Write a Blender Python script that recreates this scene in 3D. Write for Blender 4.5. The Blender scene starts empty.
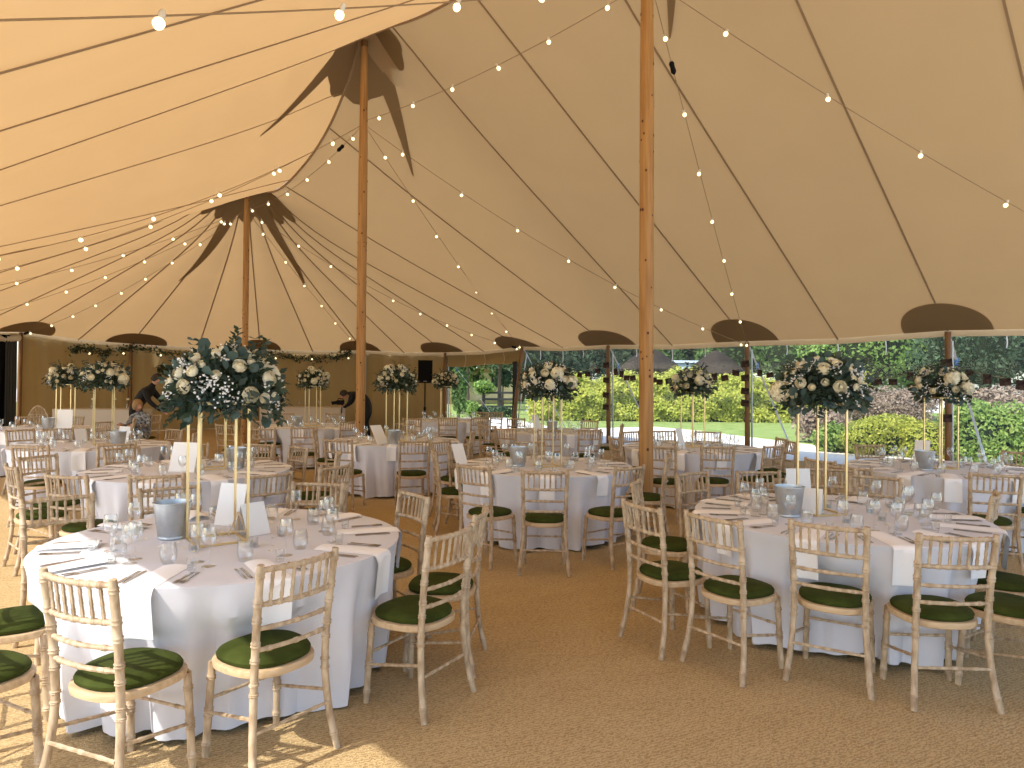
import bpy, math, random
import numpy as np
from mathutils import Vector, Matrix
R = math.radians; PI = math.pi
scene = bpy.context.scene; COL = scene.collection
rnd = random.Random(7); nrg = np.random.default_rng(11)

# ------------------------------------------------------------------ camera, sky, sun, exposure
F = 709.0                                   # focal length in pixels of the 1024 x 768 frame
EYE = 1.70; ROLL = R(0.55); PITCH = R(.5); CY = 381 - F * math.tan(R(.5))      # the photo is cropped a little off its optical centre
cam_d = bpy.data.cameras.new('camera'); cam = bpy.data.objects.new('camera', cam_d); COL.objects.link(cam)
cam_d.sensor_width = 36; cam_d.lens = 36 * F / 1024; cam_d.shift_y = (CY - 384) / 1024; cam_d.clip_end = 300; cam_d.clip_start = .02
fw = Vector((0, math.cos(PITCH), math.sin(PITCH))); up0 = Vector((0, -math.sin(PITCH), math.cos(PITCH))); rt0 = Vector((1, 0, 0))
CU = up0 * math.cos(ROLL) - rt0 * math.sin(ROLL); CR = rt0 * math.cos(ROLL) + up0 * math.sin(ROLL)
mw = Matrix((( CR.x, CU.x, -fw.x, 0), (CR.y, CU.y, -fw.y, 0), (CR.z, CU.z, -fw.z, EYE), (0, 0, 0, 1)))
cam.matrix_world = mw
scene.camera = cam

SUN_EL, SUN_AZ = R(47), math.atan2(-.66, -.75)      # from behind the camera, over its left shoulder
w = bpy.data.worlds.new('sky'); scene.world = w; w.use_nodes = True
wn = w.node_tree.nodes; sky = wn.new('ShaderNodeTexSky'); sky.sky_type = 'NISHITA'
sky.sun_disc = False; sky.sun_elevation = SUN_EL; sky.sun_rotation = PI / 2 - SUN_AZ; sky.dust_density = 1.5
wn['Background'].inputs['Strength'].default_value = .38
w.node_tree.links.new(sky.outputs[0], wn['Background'].inputs[0])
sd = bpy.data.lights.new('sun', 'SUN'); sun = bpy.data.objects.new('sun', sd); COL.objects.link(sun)
sd.energy = 5.0; sd.angle = R(.6); sd.color = (1, .95, .86)
sdir = Vector((math.cos(SUN_AZ) * math.cos(SUN_EL), math.sin(SUN_AZ) * math.cos(SUN_EL), math.sin(SUN_EL)))
sun.rotation_euler = sdir.to_track_quat('Z', 'Y').to_euler(); sun.location = sdir * 40
vs = scene.view_settings
vs.view_transform = 'Standard'; vs.look = 'None'; vs.gamma = 1; vs.use_curve_mapping = False; vs.exposure = 0.08
scene.cycles.max_bounces = 10; scene.cycles.diffuse_bounces = 4; scene.cycles.transparent_max_bounces = 24
scene.cycles.use_denoising = True; scene.cycles.sample_clamp_indirect = 6

# ------------------------------------------------------------------ geometry helpers
def at(px, py, y):
    """world point seen at a pixel, y metres ahead of the camera"""
    d = fw * 1.0 + CR * ((px - 512) / F) + CU * ((CY - py) / F)
    return Vector((0, 0, EYE)) + d * (y / d.y)
def at_z(px, py, z):
    d = fw * 1.0 + CR * ((px - 512) / F) + CU * ((CY - py) / F)
    return Vector((0, 0, EYE)) + d * ((z - EYE) / d.z)
def px_of(p):
    q = Vector(p) - Vector((0, 0, EYE)); k = q.dot(fw)
    return 512 + F * q.dot(CR) / k

class MB:
    """collects faces of one part"""
    def __init__(s): s.v = []; s.f = []; s.mi = []
    def add(s, vs_, fs, m=0):
        o = len(s.v); s.v += [tuple(p) for p in vs_]; s.f += [tuple(i + o for i in f) for f in fs]; s.mi += [m] * len(fs); return s
    def box(s, c, d, rz=0, M=None, m=0):
        hx, hy, hz = d[0] / 2, d[1] / 2, d[2] / 2; b = min(hx, hy, hz) * .25
        P = []
        for z, k in ((-hz, b), (-hz + b, 0), (hz - b, 0), (hz, b)):
            P += [(-hx + k, -hy + k, z), (hx - k, -hy + k, z), (hx - k, hy - k, z), (-hx + k, hy - k, z)]
        fs = [(3, 2, 1, 0), (12, 13, 14, 15)]
        for j in range(3):
            for i in range(4): fs.append((j * 4 + i, j * 4 + (i + 1) % 4, j * 4 + 4 + (i + 1) % 4, j * 4 + 4 + i))
        T = (M or Matrix.Translation(Vector(c)) @ Matrix.Rotation(rz, 4, 'Z'))
        return s.add([T @ Vector(p) for p in P], fs, m)
    def tube(s, pts, rad, n=8, m=0, cap=True, sq=1.0):
        pts = [Vector(p) for p in pts]; N = len(pts)
        if not hasattr(rad, '__len__'): rad = [rad] * N
        V = []; ref = None
        for i in range(N):
            t = (pts[min(i + 1, N - 1)] - pts[max(i - 1, 0)]).normalized()
            if ref is None: ref = Vector((0, 0, 1)) if abs(t.z) < .9 else Vector((1, 0, 0))
            a = (ref - t * ref.dot(t)).normalized(); ref = a; b = t.cross(a)
            V += [pts[i] + (a * math.cos(q) + b * math.sin(q) * sq) * rad[i] for q in [2 * PI * k / n for k in range(n)]]
        fs = [(i * n + k, i * n + (k + 1) % n, i * n + n + (k + 1) % n, i * n + n + k) for i in range(N - 1) for k in range(n)]
        if cap: fs += [tuple(range(n))[::-1], tuple(range((N - 1) * n, N * n))]
        return s.add(V, fs, m)
    def lathe(s, prof, n=16, c=(0, 0, 0), m=0):
        """prof: (radius, z) from bottom to top; radius 0 closes"""
        V = []; fs = []; c = Vector(c)
        for r_, z in prof: V += [c + Vector((r_ * math.cos(2 * PI * k / n), r_ * math.sin(2 * PI * k / n), z)) for k in range(n)]
        for i in range(len(prof) - 1):
            for k in range(n): fs.append((i * n + k, i * n + (k + 1) % n, i * n + n + (k + 1) % n, i * n + n + k))
        return s.add(V, fs, m)
    def prism(s, outline, z0, z1, m=0):
        n = len(outline)
        V = [(x, y, z0) for x, y in outline] + [(x, y, z1) for x, y in outline]
        return s.add(V, [tuple(range(n))[::-1], tuple(range(n, 2 * n))] + [(i, (i + 1) % n, n + (i + 1) % n, n + i) for i in range(n)], m)
    def grid(s, fn, nu, nv, m=0):
        V = [fn(i / nu, j / nv) for j in range(nv + 1) for i in range(nu + 1)]
        return s.add(V, [(j * (nu + 1) + i, j * (nu + 1) + i + 1, (j + 1) * (nu + 1) + i + 1, (j + 1) * (nu + 1) + i) for j in range(nv) for i in range(nu)], m)
    def xf(s, M): s.v = [tuple(M @ Vector(p)) for p in s.v]; return s
    def mesh(s, name, mat, smooth=True):
        me = bpy.data.meshes.new(name); me.from_pydata(s.v, [], s.f)
        for mm in (mat if isinstance(mat, (list, tuple)) else [mat]): me.materials.append(mm)
        me.polygons.foreach_set('material_index', s.mi)
        if smooth:
            me.polygons.foreach_set('use_smooth', [True] * len(s.f)); me.set_sharp_from_angle(angle=R(42))
        me.update(); return me
    def build(s, name, mat, parent=None, loc=(0, 0, 0), rz=0, smooth=True):
        return link(name, s.mesh(name, mat, smooth), parent, loc, rz)

def link(name, me, parent=None, loc=(0, 0, 0), rz=0):
    o = bpy.data.objects.new(name, me); COL.objects.link(o); o.location = loc; o.rotation_euler = (0, 0, rz)
    if parent is not None: o.parent = parent
    return o
def tag(o, label, cat, group=None, kind=None):
    o['label'] = label; o['category'] = cat
    if group: o['group'] = group
    if kind: o['kind'] = kind
    return o
def thing(name, label, cat, loc=(0, 0, 0), rz=0, group=None):
    o = bpy.data.objects.new(name, None); COL.objects.link(o); o.location = loc; o.rotation_euler = (0, 0, rz); o.empty_display_size = .1
    return tag(o, label, cat, group)
def struct(o): o['kind'] = 'structure'; return o
def copy_tree(o, loc=None, rz=None, label=None, group=None, parent=None):
    c = o.copy(); COL.objects.link(c)
    if parent is not None: c.parent = parent
    if loc is not None: c.location = loc
    if rz is not None: c.rotation_euler = (0, 0, rz)
    if label: c['label'] = label
    if group: c['group'] = group
    for ch in o.children: copy_tree(ch, parent=c)
    return c
ORD = 'first second third fourth fifth sixth seventh eighth ninth tenth eleventh twelfth thirteenth fourteenth fifteenth sixteenth seventeenth eighteenth nineteenth twentieth'.split()
def nth(i): return ORD[i] if i < 20 else ('twenty-' + ORD[i - 20] if i < 29 else 'thirtieth')

# ------------------------------------------------------------------ materials
def mat(name, col=(.5, .5, .5), rough=.6, metal=0, spec=.4, noise=None, bump=0, bscale=40, col2=None, stretch=(1, 1, 1), emis=0, sub=None, trans=None, island=None):
    m = bpy.data.materials.new(name); m.use_nodes = True; nt = m.node_tree; b = nt.nodes['Principled BSDF']; L = nt.links.new
    b.inputs['Base Color'].default_value = (*col, 1); b.inputs['Roughness'].default_value = rough
    b.inputs['Metallic'].default_value = metal; b.inputs['Specular IOR Level'].default_value = spec
    if emis: b.inputs['Emission Color'].default_value = (*col, 1); b.inputs['Emission Strength'].default_value = emis
    tc = nt.nodes.new('ShaderNodeTexCoord'); mp = nt.nodes.new('ShaderNodeMapping'); mp.inputs['Scale'].default_value = stretch
    L(tc.outputs['Object'], mp.inputs['Vector']); csock = None
    if col2 is not None:
        if island:
            g = nt.nodes.new('ShaderNodeNewGeometry'); src = g.outputs['Random Per Island']
        else:
            n = nt.nodes.new('ShaderNodeTexNoise'); n.inputs['Scale'].default_value = noise or 6; n.inputs['Detail'].default_value = 5
            L(mp.outputs[0], n.inputs['Vector']); src = n.outputs['Fac']
        r = nt.nodes.new('ShaderNodeValToRGB'); r.color_ramp.elements[0].color = (*col, 1); r.color_ramp.elements[1].color = (*col2, 1)
        if not island: r.color_ramp.elements[0].position = .35; r.color_ramp.elements[1].position = .68
        L(src, r.inputs[0]); L(r.outputs[0], b.inputs['Base Color']); csock = r.outputs[0]
    if bump:
        n2 = nt.nodes.new('ShaderNodeTexNoise'); n2.inputs['Scale'].default_value = bscale; n2.inputs['Detail'].default_value = 4
        L(mp.outputs[0], n2.inputs['Vector']); bp = nt.nodes.new('ShaderNodeBump'); bp.inputs['Strength'].default_value = bump; bp.inputs['Distance'].default_value = .01
        L(n2.outputs['Fac'], bp.inputs['Height']); L(bp.outputs[0], b.inputs['Normal'])
    if trans is not None:       # thin leaf / cloth: some light passes through
        t = nt.nodes.new('ShaderNodeBsdfTranslucent'); mx = nt.nodes.new('ShaderNodeMixShader'); mx.inputs[0].default_value = trans
        if csock is not None: L(csock, t.inputs[0])
        else: t.inputs[0].default_value = (*col, 1)
        L(b.outputs[0], mx.inputs[1]); L(t.outputs[0], mx.inputs[2]); L(mx.outputs[0], nt.nodes['Material Output'].inputs[0])
    return m

def canvas_mat(name, diff, tr, k, nscale=1.5):
    m = bpy.data.materials.new(name); m.use_nodes = True; nt = m.node_tree; nt.nodes.remove(nt.nodes['Principled BSDF']); L = nt.links.new
    d = nt.nodes.new('ShaderNodeBsdfDiffuse'); t = nt.nodes.new('ShaderNodeBsdfTranslucent'); mx = nt.nodes.new('ShaderNodeMixShader'); mx.inputs[0].default_value = k
    d.inputs[0].default_value = (*diff, 1)
    tc = nt.nodes.new('ShaderNodeTexCoord'); n = nt.nodes.new('ShaderNodeTexNoise'); n.inputs['Scale'].default_value = nscale; n.inputs['Detail'].default_value = 6
    r = nt.nodes.new('ShaderNodeValToRGB'); a = r.color_ramp.elements
    a[0].position = .3; a[0].color = (*[c * .93 for c in tr], 1); a[1].position = .7; a[1].color = (*tr, 1)
    L(tc.outputs['Object'], n.inputs[0]); L(n.outputs['Fac'], r.inputs[0]); L(r.outputs[0], t.inputs[0])
    L(d.outputs[0], mx.inputs[1]); L(t.outputs[0], mx.inputs[2]); L(mx.outputs[0], nt.nodes['Material Output'].inputs[0]); return m

def glass_mat(name, tint=(1, 1, 1), refl=.10, haze=0.0, hazecol=(.8, .85, .8)):
    m = bpy.data.materials.new(name); m.use_nodes = True; nt = m.node_tree; nt.nodes.remove(nt.nodes['Principled BSDF']); L = nt.links.new
    t = nt.nodes.new('ShaderNodeBsdfTransparent'); t.inputs[0].default_value = (*tint, 1)
    g = nt.nodes.new('ShaderNodeBsdfGlossy'); g.inputs['Roughness'].default_value = .04
    lw = nt.nodes.new('ShaderNodeLayerWeight'); lw.inputs[0].default_value = .35
    mp = nt.nodes.new('ShaderNodeMapRange'); mp.inputs[3].default_value = refl * .35; mp.inputs[4].default_value = min(1, refl * 6)
    mx = nt.nodes.new('ShaderNodeMixShader'); L(lw.outputs['Facing'], mp.inputs[0]); L(mp.outputs[0], mx.inputs[0]); L(t.outputs[0], mx.inputs[1]); L(g.outputs[0], mx.inputs[2]); out = mx.outputs[0]
    if haze:
        d = nt.nodes.new('ShaderNodeBsdfTranslucent'); d.inputs[0].default_value = (*hazecol, 1); m2 = nt.nodes.new('ShaderNodeMixShader'); m2.inputs[0].default_value = haze
        L(out, m2.inputs[1]); L(d.outputs[0], m2.inputs[2]); out = m2.outputs[0]
    L(out, nt.nodes['Material Output'].inputs[0]); return m

M = {}
M['canvas'] = canvas_mat('tent_canvas', (.56, .40, .215), (.50, .295, .122), .40)
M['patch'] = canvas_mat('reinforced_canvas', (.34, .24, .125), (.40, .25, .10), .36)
M['wall'] = canvas_mat('wall_canvas', (.42, .32, .17), (.5, .36, .16), .35)
M['seam'] = mat('seam_webbing', (.30, .20, .105), .8)
M['rope'] = mat('valance_cloth', (.80, .70, .52), .8, trans=.3)
M['pole'] = mat('pine_pole', (.46, .255, .085), .55, noise=3, col2=(.33, .16, .045), stretch=(9, 9, .5), bump=.1)
M['knot'] = mat('knot_wood', (.10, .035, .012), .6)
M['dpole'] = mat('stained_post', (.24, .115, .035), .5, noise=3, col2=(.13, .06, .02), stretch=(9, 9, .6))
M['steel'] = mat('grey_steel', (.42, .43, .44), .35, 1)
M['lime'] = mat('limewashed_wood', (.55, .43, .285), .55, noise=11, col2=(.30, .205, .115), stretch=(3, 3, 1), bump=.08, bscale=80)
M['seatw'] = mat('seat_wood', (.60, .44, .26), .5, noise=7, col2=(.48, .33, .18), stretch=(1, 6, 6))
M['green'] = mat('green_velvet', (.032, .042, .007), .85, noise=9, col2=(.054, .070, .013), bump=.15, bscale=120, spec=.1)
M['cloth'] = mat('white_linen', (.70, .705, .745), .75, bump=.06, bscale=25, spec=.12, noise=4, col2=(.67, .675, .715))
M['linen'] = mat('shaded_linen', (.52, .46, .38), .8, spec=.1)  # white counter cloth, shade of the dim back wall put into its colour
M['napkin'] = mat('napkin_linen', (.90, .89, .88), .7, spec=.15)
M['gold'] = mat('brushed_gold', (.78, .62, .32), .34, 1)
M['zinc'] = mat('galvanised_zinc', (.52, .55, .57), .38, .85, noise=14, col2=(.42, .45, .47))
M['silver'] = mat('cutlery_steel', (.50, .48, .46), .22, 1)
M['glass'] = glass_mat('clear_glass', (.98, .985, .985), .11)
M['pvc'] = glass_mat('clear_window_sheet', (.95, .96, .95), .025, .035)
M['card'] = mat('white_card', (.82, .81, .78), .7)
M['wax'] = mat('candle_wax', (.75, .72, .66), .5)
M['black'] = mat('black_plastic', (.008, .008, .009), .7, spec=.12)
M['blackcloth'] = mat('black_drape', (.006, .006, .007), .95, spec=.05)
M['rubber'] = mat('socket_rubber', (.70, .66, .55), .5)
M['cord'] = mat('festoon_cord', (.30, .20, .10), .7)
M['bulb'] = mat('warm_bulb', (1, .90, .55), .3, emis=1.6)
M['coir'] = mat('coir_matting', (.50, .36, .18), .95, noise=3.0, col2=(.43, .30, .14), spec=.05)
M['gravel'] = mat('pale_gravel', (.90, .86, .78), .9, noise=30, col2=(.78, .73, .64), bump=.5, bscale=60, spec=.1)
M['lawn'] = mat('mown_lawn', (.21, .29, .075), .9, noise=2, col2=(.32, .40, .14), bump=.4, bscale=50, spec=.1)
M['leafd'] = mat('dark_eucalyptus', (.018, .036, .020), .55, col2=(.060, .095, .058), island=1, trans=.2)
M['leafb'] = mat('blue_eucalyptus', (.045, .080, .066), .55, col2=(.105, .155, .132), island=1, trans=.2)
M['rose'] = mat('cream_rose', (.92, .87, .68), .6, trans=.25)
M['rosec'] = mat('cream_rose_heart', (.88, .78, .50), .6, trans=.25)
M['hyd'] = mat('white_hydrangea', (.86, .82, .62), .6, trans=.25)
M['gyp'] = mat('gypsophila', (.85, .85, .83), .6)
M['stem'] = mat('green_stem', (.06, .10, .03), .6)
M['hedge'] = mat('golden_hedge_leaf', (.30, .37, .04), .6, col2=(.60, .60, .12), island=1, trans=.35)
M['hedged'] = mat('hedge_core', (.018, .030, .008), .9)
M['tree'] = mat('tree_leaf', (.055, .12, .025), .6, col2=(.13, .22, .06), island=1, trans=.3)
M['treel'] = mat('light_tree_leaf', (.16, .28, .06), .6, col2=(.30, .44, .12), island=1, trans=.35)
M['treed'] = mat('dark_conifer_leaf', (.030, .065, .028), .7, col2=(.08, .13, .065), island=1, trans=.2)
M['ivy'] = mat('ivy_leaf', (.13, .25, .04), .5, col2=(.36, .48, .12), island=1, trans=.3)
M['twig'] = mat('twiggy_brown', (.26, .19, .13), .8, col2=(.42, .34, .27), island=1, trans=.2)
M['bark'] = mat('bark', (.10, .07, .045), .9)
M['thatch'] = mat('dark_roof', (.03, .024, .02), .95, noise=20, col2=(.055, .045, .036), spec=.05)
M['palewall'] = mat('pale_blue_wall', (.50, .60, .68), .8)
M['creamwall'] = mat('cream_render', (.78, .66, .42), .85)
M['fence'] = mat('dark_fence', (.03, .032, .03), .8)
M['strap'] = mat('white_strap', (.75, .78, .82), .7)
M['blue'] = mat('blue_buckle', (.05, .16, .40), .5)
M['skin'] = mat('skin', (.55, .30, .20), .6)
M['hairb'] = mat('blond_hair', (.30, .18, .075), .7)
M['haird'] = mat('dark_hair', (.025, .016, .01), .7)
M['suit'] = mat('dark_clothing', (.010, .010, .012), .85)
M['spot'] = mat('spotted_blouse', (.02, .02, .025), .8, noise=26, col2=(.45, .45, .44))
M['photo'] = mat('photo_print', (.010, .008, .010), .5, noise=14, col2=(.09, .06, .055), spec=.15)
M['foil'] = mat('black_gauze', (.007, .007, .007), .9, spec=.05)

# ------------------------------------------------------------------ the tent: axis along the king poles
N0 = Vector((1.57, 8.24)); TA = Vector((-.70, .7145)); NA = Vector((.7145, .70))
def uv(u, v): p = N0 + TA * u + NA * v; return p.x, p.y
HALF = 8.7; HALF_OPEN = 7.45; FAR = 10.86
PEAKS = [(-12.5, 7.4), (-6.4, 7.6), (0, 7.66), (6.08, 7.60), (FAR, 5.75)]; TIP = [0, .5, .5, .5, 1.0]
SAG = [.12, .12, .10, .85]
def tips(x, y): return sum(h * math.exp(-math.hypot(x - uv(u, 0)[0], y - uv(u, 0)[1]) / .85) for (u, z), h in zip(PEAKS, TIP) if h)
def ridge(u):
    for i in range(len(PEAKS) - 1):
        (a, za), (b, zb) = PEAKS[i], PEAKS[i + 1]
        if u <= b or i == len(PEAKS) - 2:
            t = min(1, max(0, (u - a) / (b - a))); return za + (zb - za) * t - SAG[i] * (1 - abs(2 * t - 1) ** 3)
# eave posts: (x, y, z of the eave), in order from behind the camera on the window side, round the far end, back along the open side
def line(u, z, side): x, y = uv(u, HALF if side > 0 else -HALF_OPEN); return (x, y, z, u)
posts = [line(-6.9, 2.75, 1), line(-6.0, 2.75, 1), line(-5.0, 2.75, 1), (8.39, 13.65, 2.76, -.9), (5.50, 16.60, 2.69, 3.22), (2.64, 19.5, 2.73, 7.3), (.31, 21.9, 2.78, FAR),
         (-2.25, 23.8, 2.65, FAR), (-5.18, 24.66, 2.73, FAR), (-8.63, 24.3, 2.715, FAR), (-12.0, 22.3, 2.77, FAR), (-13.8, 19.9, 2.96, FAR), (-14.7, 17.0, 2.85, FAR), (-14.2, 13.0, 2.80, FAR),
         line(FAR, 2.78, -1), line(6.75, 2.75, -1), line(2.6, 2.75, -1), line(-1.5, 2.75, -1), line(-5.2, 2.75, -1), line(-6.0, 2.75, -1), line(-6.9, 2.75, -1)]
SEAMS = []      # (ridge u, eave point), two panels to a bay
for i, p in enumerate(posts):
    SEAMS.append((p[3], Vector(p[:3])))
    if i < len(posts) - 1:
        q = posts[i + 1]; m = (Vector(p[:3]) + Vector(q[:3])) / 2; m.z -= .05
        um = (p[3] + q[3]) / 2
        if um == FAR:                                   # bow the rounded end outward
            c = Vector((*uv(FAR, 0), 0)); d = Vector((m.x - c.x, m.y - c.y, 0)); rr = ((Vector(p[:2]) - c.xy).length + (Vector(q[:2]) - c.xy).length) / 2
            d = d.normalized() * (rr * .5 + d.length * .5); m.x, m.y = c.x + d.x, c.y + d.y
        SEAMS.append((um, m))
def canvas(c, s, off=0.0):
    """point of the canopy: c counts seams round the eave, s runs from ridge (0) to eave (1)"""
    i = min(int(c), len(SEAMS) - 2); t = c - i
    u = SEAMS[i][0] * (1 - t) + SEAMS[i + 1][0] * t; e = SEAMS[i][1].lerp(SEAMS[i + 1][1], t)
    a = Vector((*uv(u, 0), ridge(u))); p = a.lerp(e, s)
    p.z += .035 * math.sin(PI * s) * math.sin(PI * t) - off + tips(p.x, p.y) * (1 - s)
    return p
def c_of_u(u, side):
    """seam coordinate whose ridge end is at u, on the window (+1) or the open (-1) side"""
    rng = range(0, 13) if side > 0 else range(28, len(SEAMS) - 1)
    for i in rng:
        a, b = SEAMS[i][0], SEAMS[i + 1][0]
        if a != b and min(a, b) <= u <= max(a, b): return i + (u - a) / (b - a)
    return 12 if side > 0 else 28
tent = thing('tent_canopy', 'cream sailcloth marquee roof with dark seams rising to peaks over the king poles', 'tent', (*uv(0, 0), 0))
tent.location = (0, 0, 0)
NS = len(SEAMS) - 1; SUB = 6
mb = MB(); mb.grid(lambda a, b: canvas(a * NS, b ** 1.5), NS * SUB, 34); mb.build('canvas', M['canvas'], tent)
for i in range(len(SEAMS)):
    mb = MB(); P = [canvas(i, s, .012) for s in np.linspace(.004, 1, 22)]
    wv = (SEAMS[min(i + 1, NS)][1] - SEAMS[max(i - 1, 0)][1]).normalized() * .015
    V = [];
    for p in P: V += [p - wv, p + wv, p + wv - Vector((0, 0, .012)), p - wv - Vector((0, 0, .012))]
    mb.add(V, [(k * 4 + a, k * 4 + (a + 1) % 4, k * 4 + 4 + (a + 1) % 4, k * 4 + 4 + a) for k in range(len(P) - 1) for a in range(4)])
    mb.build('seam', M['seam'], tent)
us = np.linspace(-6.85, FAR, 160)
mb = MB().tube([(*uv(u, 0), ridge(u) - .03 + tips(*uv(u, 0))) for u in us], .022, 6); mb.build('ridge_rope', M['seam'], tent)
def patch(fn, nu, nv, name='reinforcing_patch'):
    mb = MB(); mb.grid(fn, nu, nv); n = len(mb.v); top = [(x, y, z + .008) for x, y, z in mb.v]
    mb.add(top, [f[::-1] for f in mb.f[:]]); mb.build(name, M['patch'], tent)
def jag(a): return .82 + .18 * abs(math.sin(a * 4.5))
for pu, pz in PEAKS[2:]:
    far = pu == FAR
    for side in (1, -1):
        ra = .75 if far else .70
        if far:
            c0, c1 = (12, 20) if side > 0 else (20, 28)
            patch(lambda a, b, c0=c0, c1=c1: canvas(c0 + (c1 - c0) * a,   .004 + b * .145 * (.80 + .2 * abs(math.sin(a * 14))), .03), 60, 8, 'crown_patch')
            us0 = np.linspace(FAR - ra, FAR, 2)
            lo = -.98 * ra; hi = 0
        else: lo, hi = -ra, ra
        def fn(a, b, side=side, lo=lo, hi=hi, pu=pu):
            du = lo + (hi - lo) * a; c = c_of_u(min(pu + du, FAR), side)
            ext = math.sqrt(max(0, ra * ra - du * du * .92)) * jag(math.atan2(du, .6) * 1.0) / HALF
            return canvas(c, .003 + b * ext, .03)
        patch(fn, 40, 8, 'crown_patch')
        # long tapering dark strip that runs down from the crown
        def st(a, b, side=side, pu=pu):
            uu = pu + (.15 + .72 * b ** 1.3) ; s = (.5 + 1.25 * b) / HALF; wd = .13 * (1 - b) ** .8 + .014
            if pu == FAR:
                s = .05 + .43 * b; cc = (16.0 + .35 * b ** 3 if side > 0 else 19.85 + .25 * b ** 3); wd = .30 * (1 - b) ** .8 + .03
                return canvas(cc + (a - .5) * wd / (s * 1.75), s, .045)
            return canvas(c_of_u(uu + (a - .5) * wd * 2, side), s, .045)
        patch(st, 4, 14, 'tapering_strip')
for i, p in enumerate(posts):
    if i in (0, 1, len(posts) - 2, len(posts) - 1): continue
    c = 2 * i
    def ep(a, b, c=c):
        th = PI * a; L1 = (SEAMS[c + 1][1] - SEAMS[c][1]).length
        rr = 1 - b
        x = math.cos(th) * .76 * rr; y = math.sin(th) * .80 * rr
        s = 1 - y / HALF - .004
        return canvas(c + x / (L1 * s), s, .025)
    patch(ep, 28, 6, 'eave_patch')
# hanging edge of the roof
mb = MB()
mb.grid(lambda a, b: canvas(a * NS, 1) - Vector((0, 0, b * .11)), NS * SUB, 2); n = len(mb.v)
mb.add([(x * 1.0008, y * 1.0008, z) for x, y, z in mb.v], [f[::-1] for f in mb.f[:]]); mb.build('valance', M['rope'], tent)
mb = MB().tube([canvas(a, 1) - Vector((0, 0, .11)) for a in np.linspace(0, NS, NS * SUB)], .012, 6); mb.build('edge_rope', M['rope'], tent)

# king poles
def king(u, z, r, lab, lean=0):
    x, y = uv(u, 0); t = thing('king_pole', lab, 'pole', (x, y, 0), rnd.uniform(0, 3), 'wooden king poles of the marquee'); t.rotation_euler = (0, lean, 0)
    zs = np.linspace(0, z - .06, 24); rr = [r * (1 - .28 * max(0, (q - 5.2) / 2.5)) for q in zs]
    MB().tube([(0, 0, q) for q in zs], rr, 20).build('shaft', M['pole'], t)
    mb = MB(); g = random.Random(int(u * 10))
    for k in range(70):
        q = g.uniform(.3, z - .6); a = g.uniform(0, 2 * PI); d = Vector((math.cos(a), math.sin(a), 0)); s = g.uniform(.008, .018)
        rad = r * (1 - .28 * max(0, (q - 5.2) / 2.5)); tg = Vector((-d.y, d.x, 0))
        mb.add([d * (rad + .0015) + Vector((0, 0, q)) + tg * s * math.cos(b) + Vector((0, 0, s * 1.2 * math.sin(b))) for b in [2 * PI * j / 8 for j in range(8)]], [tuple(range(8))])
    mb.build('knots', M['knot'], t)['kind'] = 'stuff'
    MB().lathe([(0, 0), (r * 1.5, 0), (r * 1.5, .02), (r * 1.06, .03), (0, .03)], 18).build('foot_plate', M['steel'], t)
    MB().lathe([(r * .78, z - .16), (r * .8, z - .16), (r * .8, z - .05), (.02, z - .03), (0, z - .02)], 16).build('pole_cap', M['dpole'], t)
king(0, 7.88, .083, 'thick knotty pine king pole in front, standing right of the middle table', R(-.32))
king(6.08, 7.78, .082, 'pine king pole in the middle of the three, behind a round table')
king(FAR, 6.73, .066, 'slimmest and farthest king pole, rising behind the large flower display')

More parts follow.
